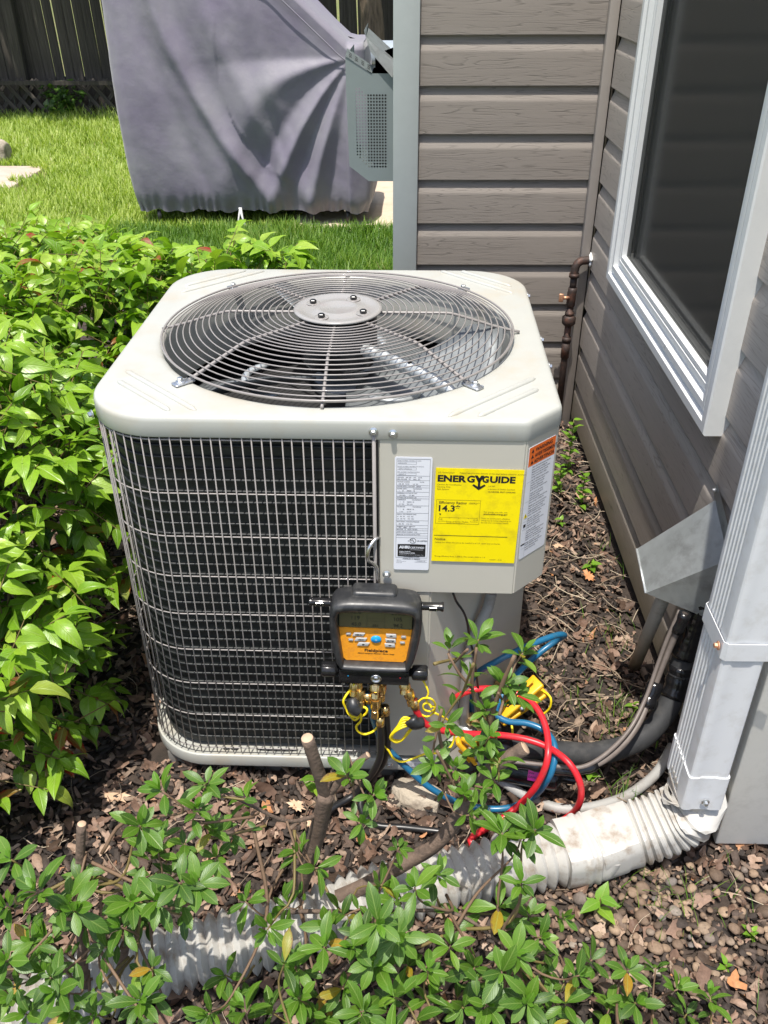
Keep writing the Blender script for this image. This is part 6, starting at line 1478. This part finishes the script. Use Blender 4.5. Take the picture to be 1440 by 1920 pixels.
# azaleas in the foreground
atp = [leaf_template(.040, .0165, .22, .35, 'obov', 6), leaf_template(.045, .0160, .30, .55, 'obov', 6, .12), leaf_template(.034, .0150, .15, .15, 'obov', 6, -.1), leaf_template(.048, .0180, .26, .7, 'obov', 6, 0, .02)]
ame = []
for k in range(4):
    V, F, UV = atp[k]; me = mkmesh('azalea_leaf', V, F, True, UV, np.zeros(len(V))); me.materials.append(M['azalea']); ame.append(me)
yme = []
for k in (0, 2):
    V, F, UV = atp[k]; me = mkmesh('azalea_tip_leaf', V, F, True, UV, np.zeros(len(V))); me.materials.append(M['azalea_young']); yme.append(me)
def azalea(label, whorls, roots, base, extra=0, spread=None, size=.88):
    t = thing('azalea_shrub', label, 'shrub', base, 'cut back azaleas in the foreground'); leaves = []; young = []
    W = [Vector(w) for w in whorls]
    for _ in range(extra):
        c = random.choice([w for w in W if (spread is None or spread(w))]); W.append(c+Vector((random.gauss(0, .05), random.gauss(0, .05), random.uniform(-.13, -.03))))
    def whorl(c, ax, n, s0, lo, hi, tone):
        u = ax.orthogonal().normalized(); w = ax.cross(u); a0 = random.random()*6.28
        for q in range(n):
            a = a0+q*2.4+random.gauss(0, .15); el_ = R(random.uniform(lo, hi)+(12 if q < n*.4 else -8))
            dirv = (u*math.cos(a)+w*math.sin(a))*math.cos(el_)+ax*math.sin(el_)
            X_, D_, N_ = frame(dirv, (ax+Vector((0, 0, .3))).normalized())
            rad = (u*math.cos(a)+w*math.sin(a))
            leaves.append((random.randrange(4), m4(X_, D_, N_, c-ax*.010*(q/n)+rad*.002, s0*random.uniform(.72, 1.12)), min(.96, max(.0, tone+random.gauss(0, .14))) if random.random() > .03 else random.uniform(.96, .999)))
    for i, c in enumerate(W):
        main = i < len(whorls)
        r0 = min(roots, key=lambda r_: (Vector(r_)-c).length+random.uniform(0, .08)); r0 = Vector(r0)+Vector((random.gauss(0, .012), random.gauss(0, .012), random.gauss(-.01, .02)))
        ax = (Vector((random.gauss(0, .35), random.gauss(-.25, .3), 1.0))).normalized()
        if (r0-c).length > .05: ax = (ax+(c-r0).normalized()*.5).normalized()
        s0 = size*(random.uniform(.82, 1.12) if main else random.uniform(.6, .95))
        whorl(c, ax, random.choice((5, 6, 7, 8)) if main else random.choice((5, 6, 7)), s0, 2, 48, .42 if main else .22)
        u = ax.orthogonal().normalized(); w = ax.cross(u)
        if main:
            for q in range(random.choice((2, 3, 4))):
                a = random.random()*6.28; el_ = R(random.uniform(50, 82)); dirv = (u*math.cos(a)+w*math.sin(a))*math.cos(el_)+ax*math.sin(el_); X_, D_, N_ = frame(dirv, -(u*math.cos(a)+w*math.sin(a)))
                young.append((q % 2, m4(X_, D_, N_, c+ax*.003, random.uniform(.35, .7)), random.random()))
        mid = c.lerp(r0, .5)+Vector((random.gauss(0, .022), random.gauss(0, .022), -.03)); below = c-ax*.05
        st_ = spline([c, below, mid, r0], .012) if (r0-c).length > .12 else spline([c, c-ax*.03, r0], .010)
        wput('twig', tube('twig', st_, [.0011+.0016*min(1, j/14) for j in range(len(st_))], 6), 'twig' if i % 3 else 'twiggreen', t)
        # sparse leaves lower on the twig
        for j in range(2, min(len(st_)-1, 9), 2):
            if random.random() < .5: continue
            a = random.random()*6.28; dirv = (u*math.cos(a)+w*math.sin(a)+ax*.35).normalized(); X_, D_, N_ = frame(dirv, (ax*.6+Vector((0, 0, .6))).normalized())
            leaves.append((random.randrange(4), m4(X_, D_, N_, st_[j], s0*random.uniform(.5, .95)), max(0, .3+random.gauss(0, .14))))
    finish_shrub(t, base, leaves, atp, ame, 'azalea', 298)
    for k, mt, tn in young:
        mm = Matrix([list(r_) for r_ in mt]); mm.translation -= Vector(base); put('tip_leaf', yme[k], None, t, mm)
    return t
def woody(t, name, pts, r0, r1, m='bark', cut=True):
    s = spline(pts, .012); n = len(s); o = wput(name, tube(name, s, [r0+(r1-r0)*i/(n-1) for i in range(n)], 12, sect=lambda a, i: 1+.06*math.sin(3*a+i*.4)+.05*math.sin(5*a-i*.7)), m, t)
    if cut:
        d = (s[-1]-s[-2]).normalized(); wput('cut_end', lathe('cut_end', [(0, 0), (r1*.97, 0), (r1*.9, .0008), (0, .0012)], 16), 'cutwood', t, aim(s[-1]-d*.0002, d))
    return o
tL = azalea('azalea at the lower left with a cut grey brown stem among its leaves', WHORLS_LEFT, [TRUNK3[2], TRUNK3[1], TRUNK4[1], TRUNK4[2], TRUNK4[0], (TRUNK3[0][0]-.1, TRUNK3[0][1], .08)], (TRUNK3[0][0], TRUNK3[0][1], G), 22, lambda w: w.x < .2 and (w.y < -.4 or w.x < .05), .95)
woody(tL, 'trunk', TRUNK3, .0085, .0060); woody(tL, 'branch', TRUNK4, .0075, .005)
tC = azalea('azalea in the middle with a thick sawn off stub in front of the unit', WHORLS_CENTRE, [TRUNK1[2], STUB2[2], BR1[1], BR1[2], BR2[1], BR2[2], BR3[1], BR3[2], BR4[1], BR5[1], TRUNK2[4], TRUNK2[5], TRUNK2[3]], (TRUNK1[0][0], TRUNK1[0][1], G), 0, None, .80)
woody(tC, 'trunk', TRUNK1, .0145, .0125, cut=False); woody(tC, 'stub', STUB1, .0098, .0088); woody(tC, 'stub', STUB2, .007, .0048); woody(tC, 'branch', TRUNK2, .0135, .0105)
woody(tC, 'branch', BR1, .0032, .002, cut=False)
for b_, r_ in ((BR2, .0042), (BR3, .0034), (BR4, .003), (BR5, .0026)): woody(tC, 'branch', b_, r_, r_*.6, 'twig', False)
for q in ((TRUNK1[4], (-.012, .01, .05)), (TRUNK1[4], (.012, .0, .055)), (TRUNK1[4], (.028, .01, .04))):
    p = Vector(q[0]); woody(tC, 'stub', [p, p+Vector(q[1])*.5, p+Vector(q[1])], .0032, .0022, 'bark')
tR = azalea('dense low azalea along the bottom edge right of the middle', WHORLS_RIGHT, [BR6[1], BR6[2], BR6[3], BR6[4], (.55, -.62, .15), (.70, -.66, .12), (.42, -.62, .10), (.85, -.62, .12)], (.55, -.6, G), 46, lambda w: w.y < -.42, .97)
woody(tR, 'branch', BR6, .0042, .0022, 'bark', False)
for (x, y) in ((.55, -.62), (.70, -.66), (.42, -.62)): woody(tR, 'trunk', [(x-.02, y+.02, -.06), (x, y, .05), (x+.01, y-.01, .15)], .009, .006, cut=False)

# ---------------------------------------------------------------- small plants and weeds
wtp = [leaf_template(.040, .020, .2, .5, 'ovate', 5), leaf_template(.030, .018, .15, .3, 'ovate', 5)]
def weed(x, y, n, s, label, m='weed', h=.05, name='weed', cat='weed', group='weeds in the mulch', z=None):
    t = thing(name, label, cat, (x, y, gh(x, y) if z is None else z), group); B = t.location
    for i in range(n):
        a = i*2.4+random.random()*.4; hh = h*(i+1)/n; el_ = R(random.uniform(5, 50)); d = Vector((math.cos(a)*math.cos(el_), math.sin(a)*math.cos(el_), math.sin(el_))); X_, D_, N_ = frame(d, Vector((0, 0, 1)))
        V, F, UV = wtp[i % 2]; me = mkmesh('leaf', V*s*random.uniform(.7, 1.1), F, True, UV, np.full(len(V), random.random()))
        put('leaf', me, m, t, Matrix(((X_.x, D_.x, N_.x, 0), (X_.y, D_.y, N_.y, 0), (X_.z, D_.z, N_.z, hh), (0, 0, 0, 1))))
    put('stem', tube('stem', [(0, 0, -.01), (.002, 0, h*.5), (0, 0, h)], .0013, 5), 'twiggreen', t); return t
for (x, y, n, s, h, lb) in ((.985, 1.20, 22, 1.0, .20, 'bright green weed against the wall behind the unit, tallest of the three'), (1.0, 1.02, 18, .9, .12, 'bright green weed on the mulch just in front of the tallest one by the wall'), (.945, 1.10, 16, .8, .10, 'bright green weed nearest the right rear edge of the unit'),
        (.98, .72, 6, 1.0, .03, 'small dandelion like weed beside the rust orange leaf'), (.93, .93, 5, .6, .03, 'tiny round leaved weed on the mulch behind the dandelion like one'),
        (.865, .02, 10, .75, .03, 'light green weed between the red hose and the drain elbow'), (.99, .215, 6, .6, .02, 'small weed where the tan pipe meets the ground'),
        (1.08, -.30, 9, .5, .02, 'low clover like weed on the pebbles right of the elbow'), (1.10, -.42, 7, .5, .02, 'low clover like weed near the right edge of the pebbles'), (1.02, -.36, 7, .45, .02, 'tiny seedling on the pebbles in the lower right')):
    weed(x, y, n, s, lb, h=h)
weed(.835, -.265, 6, 1.25, 'seedling with one long yellow green leaf beside the bellows drain tube', 'azalea_young', .05, 'seedling', 'seedling', None)
weed(.335, .0-.035, 5, 1.2, 'upright light green seedling in front of the base pan', 'azalea_young', .06, 'seedling', 'seedling', None)
def tuft(x, y, n, h, label, sp=.03):
    V = []; F = []
    for i in range(n):
        a = random.random()*6.28; ln = h*random.uniform(.5, 1.1); lean = random.uniform(.15, .8); bx, by = random.gauss(0, sp), random.gauss(0, sp); w = .0013
        for j in range(6):
            t = j/5; r_ = lean*ln*t**1.6; z = ln*t*(1-.35*lean*t); px, py = bx+math.cos(a)*r_, by+math.sin(a)*r_
            for s in (-1, 1): V.append((px-math.sin(a)*w*s*(1-t*.9), py+math.cos(a)*w*s*(1-t*.9), z))
        b = i*12
        for j in range(5): F.append((b+2*j, b+2*j+1, b+2*j+3, b+2*j+2))
    o = put('grass_tuft', mkmesh('grass_tuft', V, np.array(F), True, np.full((len(V), 2), .3), np.repeat(rng.random(n)*.9, 12)), 'shadegrass', None, Matrix.Translation((x, y, gh(x, y)))); stuff(o); o['label'] = label; o['category'] = 'grass'
for q in ((.955, .17, 70, .07, 'grass tuft behind the black insulated pipe', .04), (.93, -.03, 26, .075, 'fine grass tuft in front of the black insulated pipe', .02), (.87, .27, 50, .045, 'sparse grass behind the curve of the insulated pipe', .05), (1.0, .45, 26, .05, 'sparse grass by the tan pipe', .04), (1.02, -.27, 40, .06, 'grass blades growing through the pebbles under the elbow', .06), (.93, -.22, 24, .07, 'grass blades beside the drain tube adapter', .035), (1.02, .80, 22, .05, 'sparse grass at the foot of the wall', .04)): tuft(*q)
# background plants
def bgplant(x, y, z, r_, n, label):
    Ms = []; T = []
    for i in range(n):
        d = Vector((random.gauss(0, 1), random.gauss(0, 1), random.gauss(0, 1))).normalized()*random.random()**.5; dd = Vector((random.gauss(0, 1), random.gauss(-.3, 1), random.gauss(0, .6))).normalized(); X_, D_, N_ = frame(dd, Vector((0, -.4, 1)))
        Ms.append((0, m4(X_, D_, N_, Vector((d.x*r_[0], d.y*r_[1], d.z*r_[2])), random.uniform(.35, .75)))); T.append(random.random())
    t = thing('leafy_plant', label, 'plant', (x, y, z)); stuff(put('foliage', batch('foliage', leafq, Ms, T), 'ivy', t)); put('stem', tube('stem', [(0, 0, G-z), (0, 0, 0)], .012, 6), 'treebark', t)
bgplant(-.20, 7.3, .42, (.42, .25, .28), 700, 'dark leafy plant behind the right end of the covered grill'); bgplant(-2.95, 8.05, .12, (.22, .12, .2), 160, 'small leafy weed at the foot of the shaded fence'); bgplant(.25, 7.2, .45, (.3, .2, .16), 260, 'sunlit leafy plant in front of the dappled tree trunk'); bgplant(-4.0, 8.2, .6, (.3, .15, .5), 300, 'dark climbing plant on the fence at the left edge')
